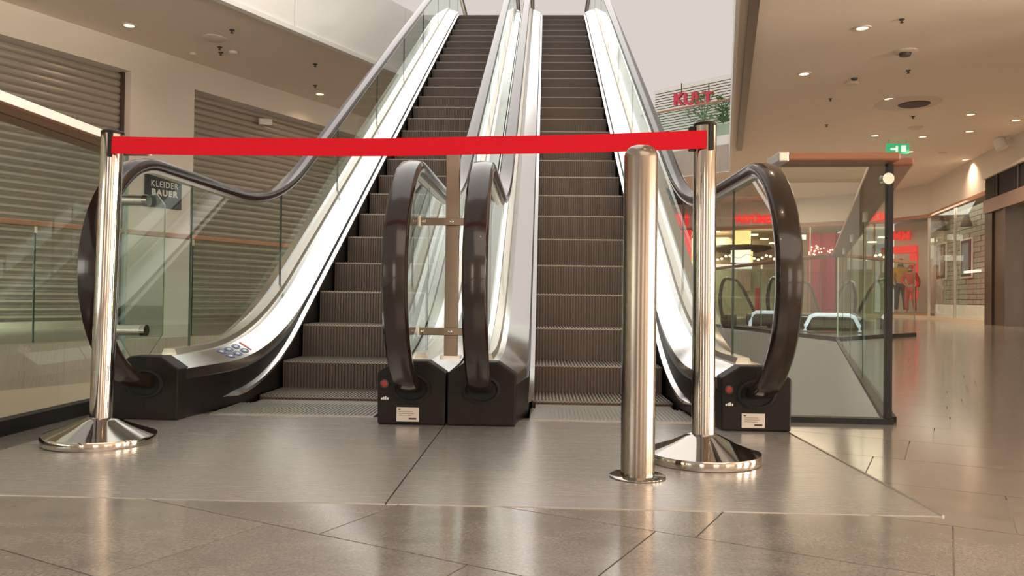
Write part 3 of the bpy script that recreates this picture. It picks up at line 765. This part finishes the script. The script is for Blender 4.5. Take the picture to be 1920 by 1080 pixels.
MB().obox(c, t*0.55, n*0.05, UP*0.03).build('light_shelf', 'white_light'); tag(bpy.data.objects['light_shelf'], 'narrow lit shelf below the right framed print', 'shelf')
for px, py, lb in ((1766, 418, 'dark cone pendant lamp further from the portal'), (1812, 410, 'dark cone pendant lamp nearer the portal')):
    c = on_shop(px, py, 0.25)
    o = thing('pendant_lamp', c, lb + ', behind the shop glass', 'lamp', 'pendant lamps in the brick shop')
    MB().lathe([(0.0,0.18),(0.03,0.18),(0.15,-0.20),(0.145,-0.20),(0.02,0.16),(0.0,0.16)], c, 24).build('shade', 'fixture_dark', o, smooth=True)
    MB().lathe([(0.0,-0.14),(0.12,-0.14),(0.12,-0.12),(0.0,-0.12)], c, 20).build('bulb', 'white_light', o)
    MB().tube([c+UP*0.17, Vector((c.x, c.y, ZH+0.3))], 0.008, 6).build('cord', 'ink', o)
# dark portal right of the shop
a2, b2 = WP[1], WP[3]; t2 = (WP[3]-WP[2]).normalized(); n2 = Vector((t2.y, -t2.x, 0))
po = thing('door_1', WP[3], None, None); po['kind'] = 'structure'
def portal(u0, u1, z0, z1, off, th, nm, mt): 
    p = WP[3] - t2*u0; q = WP[3] - t2*u1
    MB().prism([p+n2*off+UP*z0, q+n2*off+UP*z0, q+n2*(off+th)+UP*z0, p+n2*(off+th)+UP*z0], (0,0,z1-z0)).build(nm, mt, po)
portal(0.0, 0.5, 0, 2.55, -0.02, 0.4, 'jamb', 'portal_dark'); portal(0.52, 1.25, 0, 2.55, 0.02, 0.3, 'door_leaf', 'portal_dark')
portal(1.27, 1.40, 0, 2.55, -0.03, 0.4, 'jamb', 'portal_dark'); portal(1.42, 4.6, 0, 2.55, 0.3, 0.1, 'door_glass', 'glass_clear')
portal(1.42, 4.6, 0, 2.55, 2.2, 0.1, 'back_panel', 'shop_back'); portal(2.2, 2.8, 0.3, 2.2, 1.2, 0.1, 'red_panel', 'red_paint')
portal(0.0, 4.6, 2.55, 2.85, -0.06, 0.5, 'lintel', 'portal_brown'); portal(0.02, 2.6, 2.86, 3.35, -0.02, 0.2, 'dark_recess', 'hole_black')
for u in (0.9, 2.2): portal(u, u+0.04, 2.86, 3.35, -0.05, 0.1, 'recess_bar', 'portal_dark')
portal(0.0, 4.6, 3.35, 3.42, -0.08, 0.3, 'canopy', 'wall_paint')

# shop window with mannequins (window_2)
a, b = WP[4], WP[5]; 
def mannequin(c, h, top, bottom, label, pose=0, hair='hair_dark', facing=0.0):
    o = thing('mannequin', c, label, 'mannequin', 'dressed mannequins in the shop window')
    s = h/1.8
    J = {'pel': (0,0,0.95), 'waist': (0,0,1.10), 'chest': (0,0.0,1.32), 'neck': (0,0,1.50), 'head': (0,-0.02,1.60), 'crown': (0,-0.02,1.74),
         'shl': (-0.17,0,1.43), 'ell': (-0.26,-0.02,1.17), 'wrl': (-0.20,-0.14,0.97), 'hal': (-0.17,-0.18,0.89), 'shr': (0.17,0,1.43), 'elr': (0.27,0.02,1.17), 'wrr': (0.25,-0.06,0.94), 'har': (0.24,-0.09,0.86),
         'hil': (-0.09,0,0.90), 'knl': (-0.11,-0.03 if pose == 0 else -0.12,0.50), 'anl': (-0.12,0.02,0.08), 'tol': (-0.13,-0.14,0.03), 'hir': (0.09,0,0.90), 'knr': (0.12,-0.02,0.50), 'anr': (0.15,0.05,0.08), 'tor': (0.16,-0.10,0.03)}
    if pose == 1: J['ell'] = (-0.30,0.02,1.20); J['wrl'] = (-0.14,-0.10,1.04); J['hal'] = (-0.10,-0.12,1.0)
    Rr = {'pel':0.135,'waist':0.115,'chest':0.15,'neck':0.055,'head':0.085,'crown':0.06,'shl':0.07,'ell':0.045,'wrl':0.032,'hal':0.035,'shr':0.07,'elr':0.045,'wrr':0.032,'har':0.035,'hil':0.10,'knl':0.062,'anl':0.042,'tol':0.04,'hir':0.10,'knr':0.062,'anr':0.042,'tor':0.04}
    E_ = [('pel','waist'),('waist','chest'),('chest','neck'),('neck','head'),('head','crown'),('chest','shl'),('shl','ell'),('ell','wrl'),('wrl','hal'),('chest','shr'),('shr','elr'),('elr','wrr'),('wrr','har'),('pel','hil'),('hil','knl'),('knl','anl'),('anl','tol'),('pel','hir'),('hir','knr'),('knr','anr'),('anr','tor')]
    cf, sf_ = math.cos(facing), math.sin(facing)
    def skin(nm, edges, mat, grow, parent, root_):
        names = []
        for e in edges:
            for q in e:
                if q not in names: names.append(q)
        me = bpy.data.meshes.new(nm)
        me.from_pydata([((x*cf - y*sf_)*s, (x*sf_ + y*cf)*s, z*s) for x, y, z in (J[q] for q in names)], [(names.index(p), names.index(q)) for p, q in edges], [])
        ob = bpy.data.objects.new(nm, me); COL.objects.link(ob); ob.parent = parent
        md = ob.modifiers.new('skin', 'SKIN'); md.use_smooth_shade = True
        for i, q in enumerate(names):
            sv = me.skin_vertices[0].data[i]; rr = (Rr[q]+grow)*s; sv.radius = (rr, rr*0.8 if q in ('pel','waist','chest') else rr); sv.use_root = (q == root_)
        sd = ob.modifiers.new('sub', 'SUBSURF'); sd.levels = 1; sd.render_levels = 2
        me.materials.append(MAT[mat])
        return ob
    body = skin('body', E_, 'mannequin_skin', 0.0, o, 'pel')
    skin('top', [('pel','waist'),('waist','chest'),('chest','shl'),('shl','ell'),('ell','wrl'),('chest','shr'),('shr','elr'),('elr','wrr')], top, 0.025, o, 'pel')
    skin('trousers', [('pel','hil'),('hil','knl'),('knl','anl'),('pel','hir'),('hir','knr'),('knr','anr')], bottom, 0.018, o, 'pel')
    hd = MB(); x, y, z = 0, 0.0, 1.70*s
    hd.lathe([(0.0,-0.05*s),(0.088*s,-0.05*s),(0.098*s,0.0),(0.075*s,0.07*s),(0.0,0.10*s)], (c[0]+x, c[1]+y, c[2]+z), 16).build('hair', hair, o, smooth=True)
    return o
tw, nw = (WP[5]-WP[4]).normalized(), None
nw = Vector((tw.y, -tw.x, 0))
def in_win2(px, off): 
    p = at_plane(px, 575, WP[4]+nw*off, nw); return Vector((p.x, p.y, 0.16))
mannequin(in_win2(1688, 0.55), 1.72, 'cloth_yellow', 'cloth_navy', 'mannequin in a patterned yellow jumper and dark trousers', 0, facing=-0.3)
mannequin(in_win2(1707, 0.45), 1.50, 'cloth_red', 'cloth_red', 'mannequin in a red outfit with a red cap', 1, 'cloth_red', facing=-0.6)
mannequin(in_win2(1662, 0.60), 1.55, 'cloth_dark', 'cloth_dark', 'mannequin in dark clothes at the black guard post', 0, facing=-0.2)
pl = MB().prism([WP[4]+nw*0.1, WP[5]+nw*0.1, WP[5]+nw*1.3, WP[4]+nw*1.3], (0,0,0.16)).build('display_plinth', 'wood_pale'); tag(pl, 'low wooden display plinth under the mannequins', 'plinth')
bk = MB().prism([WP[4]+nw*1.4-tw*0.3, WP[5]+nw*1.4+tw*0.6, WP[5]+nw*1.5+tw*0.6, WP[4]+nw*1.5-tw*0.3], (0,0,ZH)).build('wall_shop_display', 'wall_paint'); tag(bk, kind='structure')
rf = thing('red_frame_reflection', WP[4]+nw*1.33, 'mirrored red shop frame and lettering, a reflection built as glowing parts behind the mannequins', 'display')  # reflection of the red shop opposite, built as solid glowing parts
def w2(px, py): return at_plane(px, py, WP[4]+nw*1.33, nw)
def slab2(px0, px1, py0, py1, nm, mt):
    p, q = w2(px0, (py0+py1)/2), w2(px1, (py0+py1)/2); z1, z0 = w2((px0+px1)/2, py0).z, w2((px0+px1)/2, py1).z
    m0 = Vector((p.x,p.y,z0)); m1 = Vector((q.x,q.y,z0))
    MB().prism([m0, m1, m1+nw*0.04, m0+nw*0.04], (0,0,z1-z0)).build(nm, mt, rf)
slab2(1652, 1718, 462, 475, 'frame_top', 'red_reflection'); slab2(1705, 1718, 475, 560, 'frame_side', 'red_reflection')
p, q = w2(1658, 443), w2(1712, 443); wdir = (q-p).normalized()
text_mesh('lettering', 'VMM', 0.42, 0.01, 'red_reflection', (p+q)/2 - nw*0.02, wdir, UP, rf, sx=1.15, bold=0.01)

# ------------------------------------------------------------------ far perfumery and red shop
p0, tt, nn = on_wall(1420, 412)
pf = thing('perfumery_sign', p0, 'red lit lettering PARFÜMERIE on the far beige band', 'sign')
pa, _, _ = on_wall(1366, 412); pb, _, _ = on_wall(1478, 412)
wd = (pb-pa); Lw = wd.length; 
text_mesh('lettering', 'PARFÜMERIE', 0.40, 0.03, 'red_letter', (pa+pb)/2 - nn*0.06 + UP*0.0, wd, UP, pf, sx=Lw/(0.40*6.6), bold=0.004)
# shop interior: back wall, ceiling, floor end
back = MB(); i0 = 5
for k in range(6, 9):
    a_, b_ = WP[k], WP[k+1]; t_ = (b_-a_).normalized(); n_ = Vector((t_.y, -t_.x, 0))
    back.prism([a_+n_*3.2, b_+n_*3.2, b_+n_*3.4, a_+n_*3.4], (0,0,ZH))
tag(back.build('wall_far', 'shop_back'), kind='structure')
tag(MB().prism([WP[5]+UP*ZH, WP[6]+UP*ZH, WP[7]+UP*ZH, WP[8]+UP*ZH, WP[9]+UP*ZH, (-3,38,ZH), (12,38,ZH)], (0,0,0.05)).build('ceiling_far', 'ceiling_paint'), kind='structure')
tag(MB().box(-6, 14, 34, 38, -0.2, 0).build('floor_shop', 'granite_far'), kind='structure')
area_light('shop_lamp', (4.5, 31.5, ZH-0.1), (4.5, 31.5, 0), 6, 2.0, 420, (1.0, 0.90, 0.62))
area_light('shop_lamp_window', (10.9, 21.9, ZH-0.05), (10.9, 21.9, 0), 0.8, 3.5, 22, (1.0, 0.92, 0.75))
def far_plane(px, py, off): 
    p, t_, n_ = on_wall(px, py, off); return p, t_, n_
def far_panel(px0, px1, py0, py1, off, th, nm, mt, label=None, cat=None, parent=None, group=None):
    c, t_, n_ = far_plane((px0+px1)/2, (py0+py1)/2, off)
    P_ = lambda x, y: at_plane(x, y, c, n_)
    w = abs((P_(px1,(py0+py1)/2)-P_(px0,(py0+py1)/2)).dot(t_))/2; z1, z0 = P_((px0+px1)/2, py0).z, P_((px0+px1)/2, py1).z
    o = MB().obox(Vector((c.x,c.y,(z0+z1)/2)), t_*w, n_*(th/2), UP*((z1-z0)/2)).build(nm, mt, parent)
    if label: tag(o, label, cat, group)
    return o
far_panel(1375, 1407, 433, 458, 1.2, 0.1, 'light_box', 'yellow_light', 'upper square yellow light box under the perfumery sign', 'light box', None, 'yellow light boxes')
far_panel(1371, 1407, 469, 492, 1.0, 0.1, 'light_box', 'white_light', 'lower bright light box with yellow edge above the far counter', 'light box', None, 'yellow light boxes')
far_panel(1408, 1411, 471, 492, 0.98, 0.1, 'light_edge', 'yellow_light', 'thin yellow glowing edge of the lower light box', 'light')
far_panel(1336, 1407, 496, 504, 0.8, 0.3, 'lit_counter', 'white_light', 'long white lit counter front in the far perfumery', 'counter')
dm = thing('ceiling_canopy', far_plane(1385, 466, 2.6)[0], 'dark oval ceiling canopy in the far perfumery', 'canopy')
c = dm.location.copy()
MB().lathe([(0.0,-0.16),(0.8,-0.14),(1.25,0.0),(1.2,0.08),(0.0,0.10)], c, 36).build('shell', 'fixture_dark', dm, smooth=True)
bs = thing('bulb_string', far_plane(1440, 486, 0.7)[0], 'string of small warm bulbs across the far perfumery', 'lights')
wire = []
for k in range(18):
    px = 1338 + 7.6*k
    p, t_, n_ = far_plane(px, 483 + 4*math.sin(k*1.3) , 0.7); wire.append(p + UP*0.05)
    if 1371 < px < 1407: continue
    MB().lathe([(0,-0.05),(0.05,-0.02),(0.05,0.02),(0,0.05)], p, 8).build('bulb', 'lamp_glow', bs)
MB().tube(wire, 0.008, 5).build('wire', 'ink', bs)
for k, (px, py) in enumerate(((1342,434),(1414,440),(1433,448),(1450,456),(1353,456))):
    p, _, _ = far_plane(px, py, 0.6 + 0.35*k)
    o = MB().lathe([(0,-0.02),(0.15,-0.02),(0.15,0.02),(0,0.02)], (p.x, p.y, min(p.z, ZH-0.03)), 14).build('spot_lamp', 'lamp_glow')
    tag(o, ('leftmost small lamp in the perfumery ceiling', 'small perfumery lamp right beside the upper yellow box', 'small perfumery lamp by the dark glass joint', 'small perfumery lamp nearest the right newel loop', 'small perfumery lamp left of the yellow boxes')[k], 'lamp', 'lamps in the perfumery ceiling')
far_panel(1382, 1408, 508, 545, 2.8, 0.04, 'portrait_poster', 'poster_tone', 'portrait poster behind the far guard, left of the glass joint', 'poster')
far_panel(1427, 1442, 507, 522, 2.6, 0.04, 'product_poster', 'poster_tone', 'small poster on the lit shelf right of the glass joint', 'poster')
for k, (x0, x1, lb) in enumerate(((1514,1538,'left of the three'),(1540,1566,'middle of the three'),(1568,1588,'rightmost of the three'))):
    far_panel(x0, x1, 437, 590, 0.5+0.1*k, 0.05, 'red_banner', 'red_paint', 'tall red wall panel, %s seen through the right newel glass' % lb, 'panel', None, 'tall red panels')
gl = thing('glitter_lights', far_plane(1540, 467, 0.3)[0], 'band of tiny sparkling lights on the red panels', 'lights')
for k in range(26):
    p, _, _ = far_plane(1515 + random.random()*46, 460 + random.random()*18, 0.3)
    MB().lathe([(0,-0.03),(0.03,0),(0,0.03)], p, 6).build('spark', 'lamp_glow', gl)
for k, (px, py, w, h, lb) in enumerate(((1502,445,9,9,'left of the red panels'),(1610,446,16,10,'upper one right of the rail corner'),(1612,484,20,10,'lower one right of the rail corner'))):
    far_panel(px-w, px+w, py-h/2, py+h/2, 0.9, 0.05, 'glowing_display', 'white_light', 'pale glowing shop panel, ' + lb, 'light panel', None, 'pale glowing panels')
far_panel(1416, 1424, 540, 590, 0.4, 0.05, 'red_column', 'red_paint', 'narrow red column behind the distant escalator rail', 'column')
for k, (x0, x1) in enumerate(((1590,1603),(1606,1622),(1625,1636))):
    far_panel(x0, x1, 505, 592, 0.9, 0.2, 'display_shelf', 'shop_green', 'greenish display shelf, %s behind the corner glass' % ('left', 'middle', 'right')[k], 'shelf', None, 'greenish display shelves')
far_panel(1340, 1480, 505, 592, 3.0, 0.1, 'shelf_wall', 'shop_green', 'long greenish shelf wall at the back of the perfumery', 'shelf')
# red portal left of the right stanchion
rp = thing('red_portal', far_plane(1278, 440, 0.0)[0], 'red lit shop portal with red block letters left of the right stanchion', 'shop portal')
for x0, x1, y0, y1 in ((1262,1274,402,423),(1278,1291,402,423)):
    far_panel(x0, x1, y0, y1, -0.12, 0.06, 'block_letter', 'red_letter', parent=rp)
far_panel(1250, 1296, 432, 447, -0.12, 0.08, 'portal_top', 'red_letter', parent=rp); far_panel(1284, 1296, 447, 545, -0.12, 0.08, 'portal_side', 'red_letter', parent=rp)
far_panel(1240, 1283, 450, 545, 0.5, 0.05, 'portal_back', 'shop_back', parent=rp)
# distant escalator with two rail loops
def far_escalator(p, ang, label):
    o = thing('distant_escalator', p, label, 'escalator', 'distant escalators beyond the void')
    dx = Vector((math.cos(ang), math.sin(ang), 0)); dy = Vector((-dx.y, dx.x, 0))
    for s in (0, 1):
        q = p - dy*(0.9*s)
        path = [q + dx*0.1 + UP*0.12] + [q + dx*(0.36*math.cos(a_)) + UP*(0.50+0.40*math.sin(a_)) for a_ in [PI*1.35 - PI*0.85*i/16 for i in range(17)]] + [q + dx*0.5 + UP*0.88, q + dx*0.9 + UP*0.74, q + dx*1.6 + UP*0.30, q+dx*2.6-UP*0.34]
        MB().tube(path, 0.035, 8).build('handrail', 'rubber', o, smooth=True)
        poly = [pp for pp in path[1:]] + [q+dx*2.6-UP*0.9, q+dx*1.0+UP*0.15, q+UP*0.15]
        MB().prism([pp - dy*0.005 for pp in poly], dy*0.01).build('glass_panel', 'glass', o)
        MB().obox(q + dx*0.12 + UP*0.10, dx*0.16, dy*0.11, UP*0.10).build('newel_box', 'skirt_panel', o, bevel=0.02)
        MB().obox(q + dx*0.7 + UP*0.06, dx*0.42, dy*0.09, UP*0.06).build('deck', 'deck_steel', o)
    return o
pE = at_z(1362, 609, 0.0); far_escalator(Vector((pE.x, pE.y, 0)), 1.00, 'distant escalator with arched black rails left of the glass joint')
pE = at_z(1505, 606, 0.0); far_escalator(Vector((pE.x, pE.y, 0)), 1.05, 'distant escalator seen just right of the right newel loop')
for px, py, w, lb in ((1428, 613, 0.26, 'low dark bench with white lit rim seen left of the right newel loop'), (1552, 622, 0.42, 'low dark bench with white lit rim seen behind the corner glass')):
    p = at_z(px, py, 0.0); 
    o = thing('lit_bench', p, lb, 'bench', 'low benches with lit rims')
    MB().obox(p+UP*0.13, (w*0.92,0,0), (0,0.22,0), (0,0,0.11)).build('seat_block', 'skirt_panel', o, bevel=0.05)
    rim = [(-w,0.02),(-w*0.98,0.10),(-w*0.80,0.24),(-w*0.6,0.27),(w*0.8,0.27),(w,0.2)]
    MB().tube([p+Vector((x,-0.2,z)) for x, z in rim], 0.03, 8).build('lit_rim', 'cool_light', o, smooth=True)

# ------------------------------------------------------------------ upper floor: shutter shop, sign, plants
dfe = (CE[2]-CE[1]).normalized(); nfe = Vector((dfe.y, -dfe.x, 0))      # nfe points away from the camera
if nfe.y < 0: nfe = -nfe
def up_pl(px, py, off): return at_plane(px, py, CE[1]+nfe*off, nfe)
gu = guard('upper_guard_rail', [tuple(CE[1]+nfe*0.15), tuple(CE[2]+nfe*0.15)], 'upper floor glass guard with golden rail below the red hanging sign', zt=6.02, zb=5.0, wood='wood_pale', panel=2.2, base=False, posts=False)
us = thing('roller_shutter', up_pl(1300, 200, 3.0), 'pale slatted shutter on the upper floor behind the plants', 'shutter')
pL, pR = up_pl(1226, 165, 3.0), up_pl(1372, 150, 3.0); zt_ = up_pl(1300, 157, 3.0).z
src = None; zz = 4.9; k = 0
while zz < zt_:
    if src is None:
        src = MB().prism([Vector((pL.x,pL.y,zz)), Vector((pR.x,pR.y,zz)), Vector((pR.x,pR.y,zz))+nfe*0.05+UP*0.02, Vector((pL.x,pL.y,zz))+nfe*0.05+UP*0.02], (0,0,0.062)).build('slat', 'shutter_pale', us)
    else: share('slat', src, us, (0, 0, 0.088*k))
    zz += 0.088; k += 1
MB().prism([Vector((pL.x,pL.y,4.9))+nfe*0.09, Vector((pR.x,pR.y,4.9))+nfe*0.09, Vector((pR.x,pR.y,4.9))+nfe*0.14, Vector((pL.x,pL.y,4.9))+nfe*0.14], (0,0,zt_-4.9)).build('backing', 'fixture_dark', us)
tag(MB().prism([CE[1]+nfe*0.06+UP*4.74, CE[2]+nfe*0.06+UP*4.74, CE[2]+nfe*6+UP*4.74, CE[1]+nfe*6+UP*4.74], (0,0,0.2)).build('floor_upper', 'fascia_paint'), kind='structure')
ks = thing('hanging_sign', up_pl(1300, 187, 2.4), 'red hanging letters KULT in front of the upper shutter', 'sign')
ka, kb = up_pl(1262, 188, 2.4), up_pl(1338, 184, 2.4); kd = kb-ka
text_mesh('lettering', 'KULT', 0.52, 0.05, 'red_paint', (ka+kb)/2, kd, UP, ks, sx=kd.length/(0.52*2.55), bold=0.02)
for px in (1278, 1329):
    p = up_pl(px, 178, 2.4); q = up_pl(px, 156, 2.4); MB().tube([p, q], 0.02, 6).build('hanger', 'fixture_dark', ks)
def plant(px, py, wpx, hpx, off, label):
    base = up_pl(px, py, off); top = up_pl(px, py-hpx, off); wv = (up_pl(px+wpx, py, off)-up_pl(px-wpx, py, off)).length/2
    o = thing('potted_plant', Vector((base.x, base.y, 4.94)), label, 'plant', 'plants behind the upper guard')
    ph = max(0.3, base.z-4.94)
    MB().lathe([(0,0),(0.22,0),(0.28,ph),(0.25,ph),(0.24,ph-0.04),(0,ph-0.04)], (base.x,base.y,4.94), 20).build('pot', 'planter', o, smooth=True, autosmooth=30)
    H_ = top.z-base.z
    for k in range(5):
        a_ = random.random()*6.28
        MB().tube([base, base+Vector((math.cos(a_)*wv*0.2, math.sin(a_)*wv*0.2, H_*0.5)), base+Vector((math.cos(a_)*wv*0.5, math.sin(a_)*wv*0.5, H_*0.85))], 0.012, 5).build('stem', 'leaf', o)
    lf = MB()
    for k in range(120):
        a_ = random.random()*6.28; rr = wv*math.sqrt(random.random()); zz_ = H_*(0.1+0.9*random.random())
        c_ = base + Vector((math.cos(a_)*rr, math.sin(a_)*rr*0.7, zz_)); dv = Vector((math.cos(a_), math.sin(a_), random.uniform(-0.3,0.9))).normalized()
        sd = dv.cross(UP).normalized()*0.045; ln = random.uniform(0.14,0.26)
        lf.add([c_, c_+dv*ln*0.5+sd, c_+dv*ln, c_+dv*ln*0.5-sd], [(0,1,2,3)])
    tag(lf.build('foliage', 'leaf', o), kind='stuff')
plant(1320, 238, 28, 62, 1.5, 'broad leafy plant below the last letters of the red sign')
plant(1356, 236, 8, 50, 0.5, 'narrow tall plant at the right end of the upper shutter')

# ------------------------------------------------------------------ ceiling fixtures
def downlight(p, label, power=14, group='lit ceiling downlights', r=0.075, light=True, face=None):
    o = thing('downlight', p, label, 'downlight', group)
    MB().lathe([(r*0.72,-0.002),(r*0.75,-0.012),(r,-0.012),(r*1.08,0.0),(r*0.72,0.0)], p, 24).build('ring', 'lamp_ring', o, smooth=True)
    MB().lathe([(0,-0.004),(r*0.72,-0.004),(r*0.72,-0.001),(0,-0.001)], p, 20).build('lens', 'lamp_glow', o)
    if light:
        l = bpy.data.lights.new('downlight_beam', 'SPOT'); l.energy = power; l.spot_size = math.radians(130); l.spot_blend = 0.8; l.color = (1.0, 0.72, 0.48); l.shadow_soft_size = 0.05
        lo = bpy.data.objects.new('downlight_beam', l); COL.objects.link(lo); lo.parent = o; lo.location = (0,0,-0.02)
    return o
def disc(name, px, py, r, mat, label, cat, drop=0.03, z=ZC, group=None):
    p = at_z(px, py, z)
    o = thing(name, p, label, cat, group)
    MB().lathe([(0,-drop),(r*0.75,-drop),(r,-drop*0.35),(r,0),(0,0)], p, 20).build('body', mat, o, smooth=True)
    if name == 'sprinkler': MB().lathe([(0,-drop-0.03),(0.022,-drop-0.03),(0.022,-drop-0.024),(0.010,-drop-0.022),(0.010,-drop),(0,-drop)], p, 12).build('deflector', 'fixture_dark', o)
    return o
LB = [((1617,52),'lit downlight nearest the top edge over the right hall'), ((1508,138),'lit downlight closest to the atrium edge'), ((1667,185),'lit downlight left of the oval ceiling speaker'),
      ((1820,214),'lit downlight left of the one at the picture edge'), ((1818,246),'lit downlight just above the curved wall spotlight'), ((1905,225),'lit downlight at the right picture edge'),
      ((1706,284),'lit downlight behind the green exit sign'), ((1640,254),'faint downlight above the guard rail corner'), ((1730,256),'faint downlight right above the exit sign'), ((1810,299),'lit downlight low beside the curved wall')]
for (px, py), lb in LB: downlight(at_z(px, py, ZC), lb, 130 if at_z(px, py, ZC).y > 14 else 20, r=0.10)
downlight(at_z(242, 47, ZC), 'lit downlight in the left soffit above the shutters', 20, r=0.09); downlight(at_z(600, 176, ZC), 'far lit downlight in the left soffit near the escalator rail', 20, r=0.09)
for x, y in ((1.2,1.0),(3.4,2.5),(1.6,4.6),(4.2,5.6),(6.4,3.5),(6.9,7.5),(0.6,-1.8),(3.6,-1.5),(-0.6,-4.5),(2.6,-5.0),(6.0,-2.0)):
    downlight(Vector((x,y,ZC)), 'ceiling downlight above and behind the viewpoint, out of the picture', 16, 'downlights over the near floor', r=0.10)
for d in (-2.0, 2.0, 5.5): downlight(ed(-8.9, d, ZC), 'left soffit downlight nearer than the picture shows', 20, 'left soffit downlights out of view', r=0.09)
for k, (px, py, lb) in enumerate(((435,56,'sprinkler nearest the fascia over the left soffit'),(412,88,'upper of two sprinklers in the left soffit'),(414,98,'lower of two sprinklers in the left soffit'),(591,120,'sprinkler above the far end of the left soffit'),(591,160,'lowest sprinkler near the escalator rail'),
    (1691,36,'sprinkler nearest the top of the right ceiling'),(1703,132,'sprinkler under the round ceiling speaker'),(1557,185,'sprinkler right of the atrium edge'),(1550,234,'sprinkler lower right of the atrium edge'),(1712,218,'sprinkler below the oval speaker'))):
    disc('sprinkler', px, py, 0.035, 'fixture_dark', lb, 'sprinkler', 0.015, group='ceiling sprinklers')
for px, py, r, mt, lb, cat, nm in ((402,71,0.16,'lamp_ring','flush pale disc in the left soffit','speaker','ceiling_disc'),(437,97,0.06,'fixture_white','small white detector in the left soffit, right','smoke detector','smoke_detector'),(362,100,0.05,'lamp_ring','small detector in the left soffit, left','smoke detector','smoke_detector'),
    (1597,155,0.11,'lamp_ring','beige smoke detector in the right ceiling','smoke detector','smoke_detector'),(1602,147,0.05,'fixture_dark','tiny sensor beside the beige detector','sensor','sensor'),(1717,239,0.14,'lamp_ring','flat beige disc right of the exit sign','speaker','ceiling_disc'),(1768,286,0.10,'lamp_ring','beige detector left of the curved wall','smoke detector','smoke_detector')):
    disc(nm, px, py, r, mt, lb, cat)
o = disc('ceiling_speaker', 1697, 96, 0.16, 'lamp_ring', 'round ceiling speaker with dark core above the right hall', 'speaker')
MB().lathe([(0,-0.07),(0.07,-0.07),(0.085,-0.03),(0,-0.03)], o.location, 18).build('core', 'fixture_dark', o)
o = disc('oval_speaker', 1702, 194, 0.55, 'lamp_ring', 'large flat ceiling disc with a dark half, right hall', 'speaker', 0.015)
p = at_z(1714, 194, ZC); MB().lathe([(0,-0.03),(0.24,-0.03),(0.27,-0.012),(0,-0.012)], (p.x,p.y,ZC), 24).build('dark_cover', 'fixture_dark', o)
# exit sign
p = at_z(1683, 271, ZC); c = at_y(1683, 279, p.y*0.97)
es = thing('exit_sign', c, 'green emergency exit sign with white pictogram under the ceiling', 'sign')
MB().box(c.x-0.24, c.x+0.24, c.y-0.02, c.y+0.02, c.z-0.11, c.z+0.11).build('light_box', 'exit_green', es)
MB().box(c.x+0.07, c.x+0.17, c.y-0.024, c.y-0.02, c.z-0.07, c.z+0.07).build('door_symbol', 'exit_white', es)
pic = MB().box(c.x-0.16, c.x-0.02, c.y-0.024, c.y-0.020, c.z-0.03, c.z+0.01); pic.box(c.x-0.05, c.x+0.0, c.y-0.024, c.y-0.02, c.z-0.07, c.z+0.06)
pic.build('pictogram', 'exit_white', es)
for dx in (-0.18, 0.18): MB().tube([(c.x+dx, c.y, c.z+0.1), (c.x+dx, c.y, ZC)], 0.008, 6).build('hanger', 'satin_steel', es)
# white wall spotlight
p, t_, n_ = on_wall(1872, 270, -0.25)
ws = thing('track_spotlight', p, 'white spotlight under the ceiling beside the curved wall', 'spotlight')
MB().tube([p+Vector((0,0,0.10)), p+Vector((0.05,-0.06,-0.10))], [0.11, 0.13], 14).build('head', 'fixture_white', ws, smooth=True)
MB().tube([p, Vector((p.x,p.y,ZC))], 0.02, 8).build('stem', 'fixture_white', ws)

# ------------------------------------------------------------------ closing walls behind the viewpoint
tag(MB().box(-16, 16.2, -10.4, -10.0, -0.4, ZC).build('wall_back', 'wall_paint'), kind='structure')
tag(MB().box(16, 16.4, -10, 36, -0.4, ZC).build('wall_right_end', 'wall_paint'), kind='structure')

wn = 4
def frame_fill(c, ax, nrm, hw):  # window-like frame added around each unseen fill light
    global wn
    r = thing('window_%d' % wn, c, None, None); r['kind'] = 'structure'; wn += 1
    c = Vector(c); ax = Vector(ax); nrm = Vector(nrm)
    for sg_ in (-1, 1):
        MB().obox(c + ax*(hw+0.04)*sg_ + UP*1.45, ax*0.04, nrm*0.06, UP*1.45).build('frame_side', 'bronze', r)
    for z in (0.1, 2.86): MB().obox(c + UP*z, ax*(hw+0.08), nrm*0.06, UP*0.04).build('frame_bar', 'bronze', r)
for wx, ww in FILL_BACK: frame_fill((wx, -9.93, 0), (1,0,0), (0,1,0), ww/2)
for wy in FILL_RIGHT: frame_fill((15.93, wy, 0), (0,1,0), (1,0,0), 1.3)
